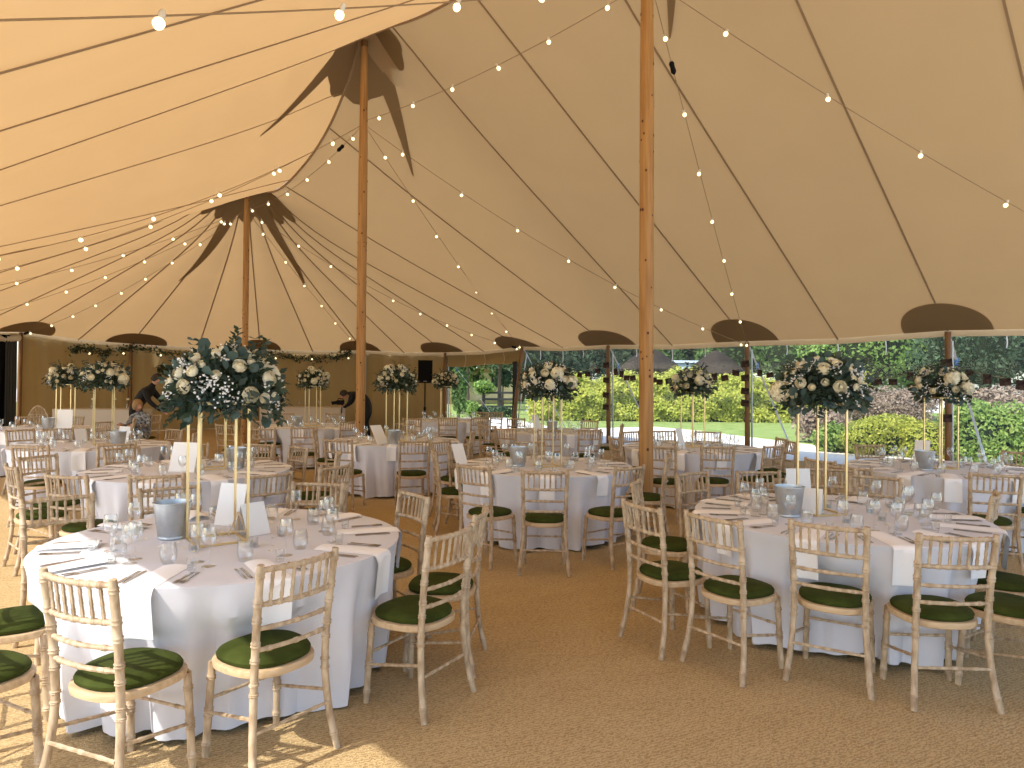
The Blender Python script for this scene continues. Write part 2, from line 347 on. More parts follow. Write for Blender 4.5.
# side posts with their props, straps
PX = {3: 'first wooden side post at the window wall beside the last table', 4: 'second wooden side post from the right, hung with photographs', 5: 'third wooden side post from the right, hung with photographs',
      6: 'leaning wooden side post right of the open side', 7: 'wooden side post between loudspeaker and the open side', 8: 'wooden side post behind the middle king pole',
      9: 'wooden side post behind the farthest king pole', 10: 'wooden side post behind the bending man, wound with garland', 11: 'wooden side post next to the black drape'}
for i in range(2, 13):
    x, y, z = posts[i][:3]; c = Vector((*uv(FAR, 0), 0)); o_ = Vector((NA.x, NA.y, 0)) if i <= 6 else Vector((x - c.x, y - c.y, 0)).normalized()
    t = thing('side_post', PX.get(i, 'wooden side post at the tent edge outside the frame'), 'post', (x, y, 0), 0, 'wooden side posts under the eaves')
    lean = o_ * -.10 + Vector((-.22, 0, 0)) if i == 6 else o_ * .05
    MB().tube([lean * 1 + Vector((0, 0, 0)), Vector((0, 0, z - .03))], [.062, .055], 14).build('shaft', M['dpole'], t)
    MB().tube([lean + o_ * .12 + Vector((.05, 0, 0)), Vector((.05, 0, z - .2)) + o_ * .12], .022, 10).build('steel_prop', M['steel'], t)
    MB().lathe([(0, 0), (.09, 0), (.09, .012), (0, .012)], 14).build('foot_plate', M['steel'], t)
    MB().tube([(0, 0, z - .08), (0, 0, z + .0)], .018, 8).build('spike', M['steel'], t)
    if i in (3, 4, 5, 6, 7):
        a = Vector((x, y, z - .12)) + o_ * .10; b = Vector((x, y, .02)) + Vector((NA.x, NA.y, 0)) * 1.9 + Vector((TA.x, TA.y, 0)) * (-.25 if i < 7 else -.9)
        s = thing('guy_strap', {3: 'white ratchet strap slanting outside the last window post', 4: 'white ratchet strap slanting to the lawn by the second post', 5: 'white ratchet strap slanting before the golden hedge', 6: 'white strap outside the leaning post', 7: 'white and blue strap slanting across the open side'}[i], 'strap', a, 0, 'guy straps outside the tent')
        d = b - a; sd_ = d.cross(Vector((0, 0, 1))).normalized() * .025
        MB().add([-sd_, sd_, d + sd_, d - sd_, Vector((0, 0, .004)) - sd_, Vector((0, 0, .004)) + sd_, d + sd_ + Vector((0, 0, .004)), d - sd_ + Vector((0, 0, .004))], [(0, 1, 2, 3), (7, 6, 5, 4), (0, 4, 5, 1), (1, 5, 6, 2), (2, 6, 7, 3), (3, 7, 4, 0)]).build('webbing', M['strap'], s)
        MB().box(d * .18, (.05, .05, .16)).build('buckle', M['blue'], s)

# floor and ground
cf = Vector(uv(FAR, 0)); out = [tuple(cf + (SEAMS[i][1].xy - cf) * (1.035 if 14 <= i <= 26 else 1.0)) for i in range(len(SEAMS))]
mb = MB(); mb.prism(out, -.015, 0.0); fl = mb.build('floor', M['coir'], smooth=False); struct(fl)
nt = M['coir'].node_tree; b = nt.nodes['Principled BSDF']; L = nt.links.new
tc = nt.nodes.new('ShaderNodeTexCoord'); mp = nt.nodes.new('ShaderNodeMapping'); mp.inputs['Rotation'].default_value = (0, 0, R(62)); L(tc.outputs['Object'], mp.inputs[0])
wv = nt.nodes.new('ShaderNodeTexWave'); wv.inputs['Scale'].default_value = 15; wv.inputs['Distortion'].default_value = 9; wv.inputs['Detail'].default_value = 3; wv.inputs['Detail Scale'].default_value = 3; L(mp.outputs[0], wv.inputs[0])
ns = nt.nodes.new('ShaderNodeTexNoise'); ns.inputs['Scale'].default_value = 42; ns.inputs['Detail'].default_value = 6; L(tc.outputs['Object'], ns.inputs[0])
mm = nt.nodes.new('ShaderNodeMath'); mm.operation = 'MULTIPLY_ADD'; mm.inputs[1].default_value = .55; L(wv.outputs['Fac'], mm.inputs[0]); L(ns.outputs['Fac'], mm.inputs[2])
bp = nt.nodes.new('ShaderNodeBump'); bp.inputs['Strength'].default_value = .5; bp.inputs['Distance'].default_value = .012; L(mm.outputs[0], bp.inputs['Height']); L(bp.outputs[0], b.inputs['Normal'])
rp = nt.nodes.new('ShaderNodeValToRGB'); e = rp.color_ramp.elements; e[0].position = .45; e[0].color = (.27, .18, .083, 1); e[1].position = .95; e[1].color = (.58, .43, .23, 1)
L(mm.outputs[0], rp.inputs[0])
mxc = nt.nodes.new('ShaderNodeMixRGB'); mxc.inputs[0].default_value = .62; src = b.inputs['Base Color'].links[0].from_socket; L(src, mxc.inputs[1]); L(rp.outputs[0], mxc.inputs[2]); L(mxc.outputs[0], b.inputs['Base Color'])
mb = MB(); mb.prism([(-70, -40), (70, -40), (70, 110), (-70, 110)], -.12, -.03); struct(mb.build('ground', M['gravel'], smooth=False))
# lawns: strip before the hedge, the meadow past the open side
def lawn(poly, z0, name, lab): tag(MB().prism(poly, -.05, z0).build(name, M['lawn'], smooth=False), lab, 'lawn', kind='structure')
g = [at_z(*p, 0) for p in ((560, 428), (655, 426), (700, 430), (748, 436), (790, 441), (830, 446))]
lawn([(p.x, p.y) for p in g] + [(22, 24), (30, 44), (-2, 40)], -.01, 'lawn', 'green mown lawn strip below the golden hedge')
g = [at_z(*p, 0) for p in ((430, 418), (470, 417), (522, 417))]
lawn([(p.x, p.y) for p in g] + [(2, 75), (-22, 75)], -.012, 'lawn', 'green sunlit lawn beyond the open side')
lawn([(-60, 6), (-17, 6), (-17, 40), (-60, 60)], -.012, 'lawn', 'grass outside the black drape')

# back wall of canvas between the posts, from the open side round to the drape
for k, i in enumerate((7, 8, 9, 10)):
    a = Vector(posts[i][:3]); b_ = Vector(posts[i + 1][:3]); c0 = Vector((*uv(FAR, 0), 0))
    def wl(s, t, i=i, k=k):
        p = canvas(2 * i + 2 * s, 1); o_ = Vector((p.x - c0.x, p.y - c0.y, 0)).normalized()
        f = .035 * math.sin(s * 21 + k) * (1 - .4 * t) + .02 * math.sin(s * 47 + t * 2)
        q = p + o_ * (.09 + f + .05 * t); q.z = (p.z - .1) * (1 - t) + .01 * t; return q
    mb = MB(); mb.grid(wl, 48, 10); n = len(mb.v); mb.add([(x * 1.0006, y * 1.0006, z) for x, y, z in mb.v], [f[::-1] for f in mb.f[:]])
    struct(mb.build('wall_back', M['wall']))
# black drape at the far left, a gap of daylight beside the post
a = Vector(posts[11][:3]); b_ = Vector(posts[12][:3]); d = (b_ - a).normalized()
cur = thing('door_drape', 'black drape hanging at the tent corner beside a strip of daylight', 'curtain', a, 0)
def dr(s, t): p = d * (.46 + 2.4 * s) + Vector((0, 0, 0)); n_ = d.cross(Vector((0, 0, 1))); p = p + n_ * .05 * math.sin(s * 40) + d * -.28 * (1 - t) * (1 - s); p.z = -.12 + (-a.z + .13) * t; return p
mb = MB(); mb.grid(dr, 50, 8); mb.add([tuple(Vector(p) + d.cross(Vector((0, 0, 1))) * .01) for p in mb.v], [f[::-1] for f in mb.f[:]]); mb.build('drape', M['blackcloth'], cur)
def dr2(s, t): n_ = d.cross(Vector((0, 0, 1))); p = d * (.15 + .33 * s) - n_ * (.05 - .02 * math.sin(s * 25)); p.z = -.12 + (-a.z + .13) * t; return p
mb = MB(); mb.grid(dr2, 14, 8); mb.add([tuple(Vector(p) - d.cross(Vector((0, 0, 1))) * .01) for p in mb.v], [f[::-1] for f in mb.f[:]]); mb.build('grey_edge', M['fence'], cur)
mb = MB().tube([d * s * 2.9 + Vector((0, 0, -.2 + .05 * math.sin(s * 30))) for s in np.linspace(.02, 1, 14)], [.1 + .03 * math.sin(k * 2.1) for k in range(14)], 10); mb.build('rolled_canvas', M['rope'], cur)
# rolled-up side above the open bay
pr = thing('rolled_side_panel', 'canvas side rolled up under the eave above the open side', 'tent side', posts[7][:3])
o7 = Vector(posts[7][:3])
def rp_(s, t): p = canvas(14 - 2 * s, 1); q = p - o7; q.z -= .1 + (.38 + .03 * math.sin(s * 9)) * t; q += Vector((NA.x, NA.y, 0)) * (.05 + .07 * math.sin(t * PI) + .015 * math.sin(s * 31 + 5 * t)); return q
mb = MB(); mb.grid(rp_, 30, 8); mb.add([(x + .01, y + .01, z) for x, y, z in mb.v], [f[::-1] for f in mb.f[:]]); mb.build('canvas_roll', M['wall'], pr)
mb = MB()
for s in (.25, .5, .75): mb = MB().tube([rp_(s, q) - Vector((NA.x, NA.y, 0)) * .03 for q in np.linspace(0, 1, 6)], .009, 5); mb.build('tie', M['rope'], pr)
# gathered dark curtain at the post on the open side
cd = thing('gathered_curtain', 'narrow dark curtain gathered beside the leaning post at the open side', 'curtain', (posts[6][0] - .22, posts[6][1] + .2, 0))
mb = MB(); mb.lathe([(0, 0), (.07, 0), (.075, .6), (.06, 1.3), (.075, 2.3), (0, 2.32)], 18)
mb.v = [(x * (1 + .18 * math.sin(6 * math.atan2(y, x))) , y * (1 + .18 * math.sin(6 * math.atan2(y, x))), z) for x, y, z in mb.v]; mb.build('fabric', M['fence'], cd)
# clear window sheets
for k, i in enumerate((5, 4, 3, 2)):
    def ws(s, t, i=i):
        p = canvas(2 * i + 2 * s, 1); q = p + Vector((NA.x, NA.y, 0)) * (.07 + .012 * math.sin(s * 17)); q.z = (p.z - .1) * (1 - t) + .0 * t; return q
    mb = MB(); mb.grid(ws, 24, 4); wobj = mb.build('window_%d' % (k + 1), M['pvc']); struct(wobj)
    x0 = Vector(posts[i][:3]); x1 = Vector(posts[i + 1][:3])
    for s in (.27, .5, .77):
        p = canvas(2 * i + 2 * s, 1); l_ = rnd.uniform(.22, .42)
        t = tag(MB().tube([Vector((0, 0, -.1)), Vector((.015, 0, -.1 - l_ * .6)), Vector((.0, 0, -.1 - l_))], .012, 5, sq=.3).build('tie_strap', M['strap'], None, p), 'white tie hanging from the eave, %s along the %s window bay' % (nth({.27: 2, .5: 1, .77: 0}[s]), nth(k)), 'strap', 'white ties along the window eaves')

# ------------------------------------------------------------------ chairs
def bamboo(p0, p1, r, knots, n=8, per=3, bow=None):
    """turned stick with bamboo rings at the given fractions; p0, p1 or a list of points"""
    P = [Vector(p) for p in (p0 if p1 is None else (p0, p1))]
    def ev(t):
        k = t * (len(P) - 1); i = min(int(k), len(P) - 2); f = k - i
        if len(P) == 2: q = P[0].lerp(P[1], t)
        else:
            a, b, c, d = P[max(i - 1, 0)], P[i], P[i + 1], P[min(i + 2, len(P) - 1)]
            q = .5 * ((2 * b) + (c - a) * f + (2 * a - 5 * b + 4 * c - d) * f * f + (3 * b - a - 3 * c + d) * f ** 3)
        return q + (bow * (4 * t * (1 - t)) if bow is not None else Vector((0, 0, 0)))
    Ltot = sum((P[i + 1] - P[i]).length for i in range(len(P) - 1)); h = .0055 / Ltot
    ts = [(0, .9), (1, .9)]
    for k in knots: ts += [(k - 2.2 * h, 1), (k - h, 1.28), (k - .3 * h, 1.1), (k + .3 * h, 1.1), (k + h, 1.28), (k + 2.2 * h, 1)]
    for q in np.linspace(0, 1, max(3, len(P) * per)):
        if all(abs(q - k) > 3 * h for k in knots): ts.append((float(q), 1))
    ts = sorted((t, s) for t, s in ts if 0 <= t <= 1)
    return [ev(t) for t, s in ts], [r * s for t, s in ts]
def sup(hw, hd, n, e=2.7, front=1.0):
    o = []
    for k in range(n):
        a = 2 * PI * k / n; c, s = math.cos(a), math.sin(a)
        x = hw * math.copysign(abs(c) ** (2 / e), c); y = hd * math.copysign(abs(s) ** (2 / e), s); o.append((x * (1 + .08 * front * y / hd), y))
    return o
def post_pts(s): return [(s * .222, -.240, 0), (s * .202, -.205, .16), (s * .189, -.188, .33), (s * .186, -.188, .46), (s * .189, -.203, .66), (s * .197, -.238, .925)]
def chair_parts():
    P = {}
    def stick(*a, n=8, **k): pts, rad = bamboo(*a, **k); return MB().tube(pts, rad, n)
    P['back_post'] = [stick(post_pts(s), None, .0172, (.10, .46, .53, .66, .73, .82, .87, .955), n=10) for s in (-1, 1)]
    P['leg'] = [stick((s * .172, .150, .425), (s * .186, .172, 0), .0172, (.16, .5, .56, .86), n=10) for s in (-1, 1)]
    bw = Vector((0, -.032, 0))
    P['top_rail'] = [stick((-.193, -.235, .902), (.193, -.235, .902), .0125, (.13, .24, .36, .5, .64, .76, .87), bow=bw)]
    P['back_rail'] = [stick((-.190, -.214, .752), (.190, -.214, .752), .0115, (.12, .24, .36, .5, .64, .76, .88), bow=bw), stick((-.187, -.202, .648), (.187, -.202, .648), .0105, (.15, .5, .85), bow=bw * .9), stick((-.186, -.194, .556), (.186, -.194, .556), .0105, (.15, .5, .85), bow=bw * .8)]
    P['spindle'] = []
    for t in (.125, .25, .375, .5, .625, .75, .875)[:7]:
        if t == .5 and False: continue
        b = 4 * t * (1 - t); x = -.19 + .38 * t
        P['spindle'].append(stick((x, -.214 + bw.y * b, .752), (x, -.235 + bw.y * b, .902), .0075, (.22, .5, .78), n=6))
    P['stretcher'] = [stick((-.19, -.21, .215), (.19, -.21, .215), .0085, (.2, .5, .8), n=6), stick((-.178, .16, .26), (.178, .16, .26), .0085, (.2, .8), n=6)] + [stick((s * .191, -.205, .27), (s * .178, .155, .20), .0085, (.3, .7), n=6) for s in (-1, 1)]
    o = sup(.203, .205, 40); mb = MB()
    for z, k in ((.412, .955), (.416, .985), (.437, 1.0), (.446, .985), (.449, .95)): mb.v += [(x * k, y * k, z) for x, y in o]
    for j in range(4): mb.f += [(j * 40 + i, j * 40 + (i + 1) % 40, j * 40 + 40 + (i + 1) % 40, j * 40 + 40 + i) for i in range(40)]
    mb.f += [tuple(range(40))[::-1], tuple(range(160, 200))]; mb.mi = [0] * len(mb.f); P['seat'] = [mb]
    o = sup(.186, .186, 36, 2.5); mb = MB(); R_ = ((.449, .97), (.456, 1.02), (.470, 1.035), (.483, .99), (.491, .88), (.497, .6), (.499, .25))
    for z, k in R_: mb.v += [(x * k, y * k, z) for x, y in o]
    for j in range(len(R_) - 1): mb.f += [(j * 36 + i, j * 36 + (i + 1) % 36, j * 36 + 36 + (i + 1) % 36, j * 36 + 36 + i) for i in range(36)]
    mb.f += [tuple(range(36))[::-1], tuple(range((len(R_) - 1) * 36, len(R_) * 36))]; mb.mi = [0] * len(mb.f); P['seat_pad'] = [mb]
    return P
CP = chair_parts(); CMESH = {}
for k, l_ in CP.items(): CMESH[k] = [mb.mesh(k, M['green'] if k == 'seat_pad' else M['seatw'] if k == 'seat' else M['lime']) for mb in l_]
bk = MB()
for k in ('back_rail', 'spindle'):
    for mb in CP[k]: bk.add(mb.v, mb.f)
BACKMESH = bk.mesh('backrest', M['lime']); st = MB()
for mb in CP['stretcher']: st.add(mb.v, mb.f)
STM = st.mesh('stretcher_frame', M['lime'])
def make_chair(fine):
    t = thing('chiavari_chair', '-', 'chair')
    for k in ('seat', 'seat_pad'): link(k, CMESH[k][0], t)
    for k in (('back_post', 'leg', 'top_rail', 'back_rail', 'spindle', 'stretcher') if fine else ('back_post', 'leg', 'top_rail')):
        for me in CMESH[k]: link(k, me, t)
    if not fine: link('backrest', BACKMESH, t); link('stretcher_frame', STM, t)
    return t
PROTO = {True: None, False: None}
def new_chair(fine, loc, rz, label, group):
    if PROTO[fine] is None:
        o = PROTO[fine] = make_chair(fine); o.location = loc; o.rotation_euler = (0, 0, rz); o['label'] = label; o['group'] = group; return o
    return copy_tree(PROTO[fine], loc, rz, label, group)

# tables: name -> (x, y, words that find it, detail)
TB = {
 1: (2.34, 5.10, 'the window-side front table', 2), 2: (-1.65, 4.15, 'the left-hand front table', 2), 3: (.37, 7.95, 'the middle table', 2),
 4: (2.63, 10.3, 'the table behind the near pole', 1), 5: (-1.80, 11.0, 'the table before the middle pole', 1), 6: (-3.30, 7.30, 'the second table on the left', 1),
 7: (4.85, 8.00, 'the farthest window table', 1), 8: (-5.80, 9.80, 'the third table on the left', 1), 10: (-8.60, 12.8, 'the table nearest the black drape', 0),
 11: (-4.00, 14.2, 'the table before the draped counter', 0), 12: (-1.48, 16.8, 'the table by the loudspeaker', 0), 13: (.72, 13.4, 'the far table behind the middle one', 0)}
# chairs: table, top of the back in the photo (px, y), twist in degrees from facing the table centre, optional chair turned elsewhere
CH = [
 (1, 636, 482, 0), (1, 641, 503, 6), (1, 712, 515, -4), (1, 828, 523, -6), (1, 958, 534, -2), (1, 1058, 531, 8), (1, 1040, 512, 0), (1, 987, 493, -38), (1, 692, 472, 0), (1, 767, 473, 0), (1, 831, 468, 0), (1, 867, 479, 0),
 (2, 77, 574, -20), (2, 300, 556, 19), (2, 452, 529, -12), (2, 481, 509, -12), (2, 414, 493, 0), (2, 312, 484, 0), (2, 170, 486, 0), (2, 58, 496, -25), (2, -50, 535, 0), (2, -95, 575, 0),
 (3, 473, 465, -12), (3, 545, 470, 0), (3, 630, 466, 12), (3, 466, 445, 0), (3, 435, 450, 6), (3, 441, 441, 10), (3, 530, 441, 0), (3, 668, 455, 0),
 (4, 660, 446, -5), (4, 718, 446, 0), (4, 774, 445, 8), (4, 782, 438, 10), (4, 631, 431, 0), (4, 667, 431, 0), (4, 708, 431, 0), (4, 616, 437, 0), (4, 792, 441, 30),
 (5, 338, 439, 0), (5, 415, 440, 0), (5, 463, 431, 0), (5, 320, 430, 0), (5, 405, 423, 0),
 (6, 66, 474, -6), (6, 157, 474, 4), (6, 270, 473, 6), (6, 336, 465, 0), (6, 338, 452, 0), (6, 288, 447, 0), (6, 125, 447, 0), (6, 11, 465, 0), (6, 38, 455, -30), (6, 190, 445, 0), (6, 240, 446, 0),
 (7, 996, 473, 0), (7, 849, 466, 8), (7, 1002, 452, 0), (7, 820, 459, 0), (7, 905, 449, 0), (7, 1070, 468, 0),
 (8, 30, 445, -8), (8, 117, 443, 4), (8, 20, 429, 0), (8, 58, 428, 0), (8, 98, 428, 0), (8, 167, 429, 0), (8, 196, 432, 0),
 (10, 28, 416, 0), (10, 62, 417, 0), (10, 104, 421, 0), (10, 134, 418, 0),
 (11, 304, 427, 0), (11, 261, 420, 0), (11, 262, 428, 6), (11, 225, 424, 0), (11, 350, 421, 0), (11, 335, 413, 0), (11, 285, 413, 0),
 (12, 448, 417, 0), (12, 412, 418, 0), (12, 480, 417, 0), (12, 497, 412, 10), (12, 476, 412, 0),
 (13, 550, 429, 0), (13, 505, 428, 0), (13, 590, 429, 0), (13, 480, 421, 0), (13, 487, 425, 8), (13, 590, 420, 0), (13, 516, 418, 0), (13, 622, 424, 0)]
TCH = {}; CHL = {}
for t, px, py, tw in CH:
    p = at_z(px, py, .925); CHL.setdefault(t, []).append((px, py, p, tw))
for t, l_ in CHL.items():
    l_.sort(key=lambda q: q[0]); cx, cy, words_, det = TB[t]
    for i, (px, py, p, tw) in enumerate(l_):
        dx, dy = cx - p.x, cy - p.y; a = math.atan2(dy, dx) + R(tw); f = Vector((math.cos(a), math.sin(a)))
        loc = (p.x + f.x * .238, p.y + f.y * .238, 0)
        # keep the seat out of the middle of the table
        r0 = math.hypot(loc[0] - cx, loc[1] - cy)
        if r0 < .98: k = .98 / r0; loc = (cx + (loc[0] - cx) * k, cy + (loc[1] - cy) * k, 0)
        TCH.setdefault(t, []).append((math.atan2(loc[1] - cy, loc[0] - cx), math.hypot(loc[0] - cx, loc[1] - cy)))
        ord_ = 'leftmost' if i == 0 else 'rightmost' if i == len(l_) - 1 else nth(i) + ' from the left'
        new_chair(p.y < 7.3, loc, a - PI / 2, 'limewashed green-padded chair, %s at %s' % (ord_, words_), 'chairs around ' + words_)

# ------------------------------------------------------------------ tables, cloths and what stands on them
RT = .985; TOP = .75
def cloth_mesh(t, seed):
    g = random.Random(seed); N = 216; rows = [1, .93, .8, .62, .45, .3, .15, 0]; nf = g.choice((15, 16, 17)); ph = g.uniform(0, 6)
    ws = [(g.randint(7, 11), g.uniform(0, 6), .45), (nf + 6, ph, .8), (g.randint(34, 39), g.uniform(0, 6), .42)]
    mb = MB(); V = []
    for rr in (.0, .5, .9): V += [(rr * RT * math.cos(2 * PI * k / N), rr * RT * math.sin(2 * PI * k / N), TOP + .012) for k in range(N)]
    for rr, z in ((.99, .012), (1.0, .009)): V += [(rr * RT * math.cos(2 * PI * k / N), rr * RT * math.sin(2 * PI * k / N), TOP + z) for k in range(N)]
    hem = [.032 + .014 * math.sin(3 * 2 * PI * k / N + ph) + .014 * math.sin(9 * 2 * PI * k / N + seed) for k in range(N)]
    for h in (.97, .9, .8, .7, .58, .46, .34, .22, .1, 0):
        for k in range(N):
            a = 2 * PI * k / N; z = hem[k] + (TOP - hem[k]) * h; d = 1 - h
            f = sum(A * math.sin(n_ * a + p_) for n_, p_, A in ws) / 1.5
            r_ = RT - .115 * d ** .8 + .088 * f * min(1, d * 1.5)
            for ca, cr in TCH.get(t, []):
                da = abs((a - ca + PI) % (2 * PI) - PI) * .95; lim = cr - .235
                if da < .30 and z < .56:
                    kk = (1 if da < .20 else (.30 - da) / .10) * min(1, (.56 - z) / .05); r_ = r_ * (1 - kk) + min(r_, lim + .03 * f - .015) * kk
            V.append((r_ * math.cos(a), r_ * math.sin(a), z))
    rows_n = len(V) // N
    mb.v = V; mb.f = [(j * N + i, j * N + (i + 1) % N, j * N + N + (i + 1) % N, j * N + N + i) for j in range(rows_n - 1) for i in range(N)]
    mb.f = [f[::-1] for f in mb.f]; mb.mi = [0] * len(mb.f); return mb
def wine():
    return MB().lathe([(0, 0), (.034, 0), (.034, .0025), (.010, .006), (.0042, .014), (.0040, .085), (.009, .094), (.028, .112), (.0375, .138), (.036, .165), (.0305, .197), (.0290, .197), (.0345, .165), (.0360, .138), (.026, .114), (.006, .100)], 18)
def tumbler():
    return MB().lathe([(0, 0), (.028, 0), (.033, .006), (.041, .035), (.041, .06), (.034, .105), (.0325, .105), (.039, .06), (.039, .035), (.030, .012), (0, .010)], 18)
WINE = wine().mesh('wine_glass', M['glass']); TUMB = tumbler().mesh('tumbler', M['glass'])
SHOT = MB().lathe([(0, 0), (.020, 0), (.024, .06), (.0228, .06), (.019, .012), (0, .012)], 14).mesh('shot_glass', M['glass'])
SHOTL = MB().grid(lambda a, b: (.0235 * math.cos(-1.9 + a * 1.1), .0235 * math.sin(-1.9 + a * 1.1), .026 + b * .008), 8, 1).mesh('printed_mark', M['steel'])
VOT = MB().lathe([(0, 0), (.026, 0), (.029, .055), (.0275, .055), (.025, .008), (0, .008)], 14).mesh('votive_holder', M['glass'])
WAX = MB().lathe([(0, .009), (.019, .009), (.019, .026), (0, .026)], 12).mesh('tealight', M['zinc'])
def knife():
    mb = MB(); o = [(-.006, -.105), (.006, -.105), (.0055, -.02), (.004, 0), (.009, .02), (.009, .075), (.004, .105), (-.003, .10), (-.004, .0), (-.0055, -.02)]
    return mb.prism(o, .001, .0045)
def fork():
    mb = MB(); mb.prism([(-.007, -.095), (.007, -.095), (.0045, -.01), (.0035, .03), (.011, .045), (.0115, .06), (-.0115, .06), (-.011, .045), (-.0035, .03), (-.0045, -.01)], .001, .004)
    for x in (-.0095, -.0035, .0025, .0085): mb.prism([(x, .06), (x + .0022, .06), (x + .0018, .098), (x + .0002, .098)], .002, .0045)
    return mb
KNIFE = knife().mesh('knife', M['silver']); FORK = fork().mesh('fork', M['silver'])
def napkin_mesh(tail, wd, seed):
    g = random.Random(seed); mb = MB(); y0 = .62; n = 26; Ltop = RT + .012 - y0; Lt = Ltop + tail
    def fn(a, b, off=0):
        q = b * Lt; x = (a - .5) * wd * (1 + .10 * (b - .5)) + .012 * g0 * b
        if q < Ltop - .02: return (x, y0 + q, 0.0010 + off * (1 - abs(2 * a - 1) ** 4) + .0008 * (off > 0) + .007 * math.exp(-q * 9) * (1 - abs(2 * a - 1) ** 2))
        k = q - Ltop + .02; rr = .03; th = min(PI / 2, k / rr)
        yy = y0 + Ltop - .02 + rr * math.sin(th) + off; zz = 0.0010 + off * (1 - abs(2 * a - 1) ** 4) + .0008 * (off > 0) - rr * (1 - math.cos(th)) - max(0, k - rr * PI / 2) + .0
        if k > .05: yy -= (k - .05) * .10 - .008 * math.sin(a * 5 + seed)
        return (x, yy, zz)
    g0 = g.uniform(-1, 1)
    mb.grid(lambda a, b: fn(a, b, .004), 6, n); mb.add([fn(i / 6, j / n, 0) for j in range(n + 1) for i in range(7)], [f[::-1] for f in mb.f[:]])
    return mb.mesh('napkin', M['napkin'])
NAP = [napkin_mesh(.225, .145, 1), napkin_mesh(.205, .135, 2), napkin_mesh(.235, .15, 3)]
NAPF = MB()
NAPF.grid(lambda a, b: ((a - .5) * .13 * (1 - .2 * b), .66 + b * .30, .012 + .018 * (1 - abs(2 * a - 1) ** 3) * (1 - .5 * b)), 8, 10)
NAPF.add([(x, y, .003) for x, y, z in NAPF.v], [f[::-1] for f in NAPF.f[:]]); NAPF = NAPF.mesh('napkin', M['napkin'])
def obj_copy(name, me, loc, rz, label, cat, group): o = link(name, me, None, loc, rz); return tag(o, label, cat, group)

# flowers ----------------------------------------------------------
def leaf_quad(V, Fc, c, ax, nrm, L_, W_):
    ax = ax.normalized(); s = ax.cross(nrm); s = s.normalized() if s.length > 1e-6 else Vector((1, 0, 0)); n_ = s.cross(ax); o = len(V)
    V += [tuple(c), tuple(c + ax * L_ * .45 + s * W_ * .5 + n_ * L_ * .05), tuple(c + ax * L_ - n_ * L_ * .1), tuple(c + ax * L_ * .45 - s * W_ * .5 + n_ * L_ * .05)]
    Fc += [(o, o + 1, o + 2, o + 3)]
def leaf_round(V, Fc, c, ax, nrm, L_, W_):
    ax = ax.normalized(); s = ax.cross(nrm); s = s.normalized() if s.length > 1e-6 else Vector((1, 0, 0)); n_ = s.cross(ax); o = len(V)
    for q in range(7):
        a = 2 * PI * q / 7; V.append(tuple(c + ax * L_ * .5 * (1 - math.cos(a)) + s * W_ * .5 * math.sin(a) + n_ * L_ * .10 * math.cos(2 * a)))
    Fc.append(tuple(range(o, o + 7)))
def rose_mesh(r, seed, m0='rose', layers=((.46, 3), (.64, 4), (.82, 5), (1.0, 6))):
    g = random.Random(seed); mb = MB()
    mb.lathe([(0, -.4 * r), (.34 * r, -.1 * r), (.36 * r, .30 * r), (.22 * r, .52 * r), (0, .54 * r)], 10, m=1)
    N_ = len(layers)
    for li, (k, n_) in enumerate(layers):
        top = R(70 - 46 * li / max(1, N_ - 1))
        for j in range(n_):
            a0 = 2 * PI * (j + .5 * (li % 2)) / n_ + g.uniform(-.15, .15); sp = 1.35 * PI / n_; hh = g.uniform(.85, 1.05); kk = g.uniform(.95, 1.06)
            def fn(a, b):
                th = a0 + (a - .5) * 2 * sp; e = 1 - abs(2 * a - 1) ** 3; ph = R(-60) + (top * hh * (.75 + .25 * e) + R(60)) * b
                rr = r * k * kk * (1 + .05 * (1 - e) + .10 * b ** 4 * (li > 0))
                return (rr * math.cos(ph) * math.cos(th), rr * math.cos(ph) * math.sin(th), rr * math.sin(ph) * .85 + r * .28 * (1 - k))
            mb.grid(fn, 4, 5, m=1 if li == 0 else 0)
    return mb.mesh('rose', [M[m0], M['rosec']])
ROSES = [rose_mesh(.036, 1), rose_mesh(.030, 2), rose_mesh(.024, 3, layers=((.5, 3), (.75, 4), (1.0, 5)))]
def hyd_mesh(r, seed):
    g = random.Random(seed); V = []; Fc = []
    for i in range(70):
        z = 1 - 1.75 * (i + .5) / 70; a = i * 2.39996; q = math.sqrt(max(0, 1 - z * z)); d = Vector((q * math.cos(a), q * math.sin(a), z)); d = (d + Vector((g.gauss(0, .08), g.gauss(0, .08), g.gauss(0, .08)))).normalized()
        c = d * r * g.uniform(.9, 1.06); s = d.cross(Vector((.3, .5, .8))).normalized(); t = d.cross(s)
        for k in range(4):
            b = PI / 2 * k + g.uniform(0, .5); ax = s * math.cos(b) + t * math.sin(b); leaf_round(V, Fc, c, ax + d * .25, d, r * .34, r * .32)
    mb = MB(); mb.add(V, Fc); mb.lathe([(0, -r * .9)] + [(r * .82 * math.cos(a), r * .82 * math.sin(a)) for a in np.linspace(-1.2, 1.5, 8)], 12)
    return mb.mesh('hydrangea', M['hyd'])
HYD = [hyd_mesh(.085, 1), hyd_mesh(.07, 2)]
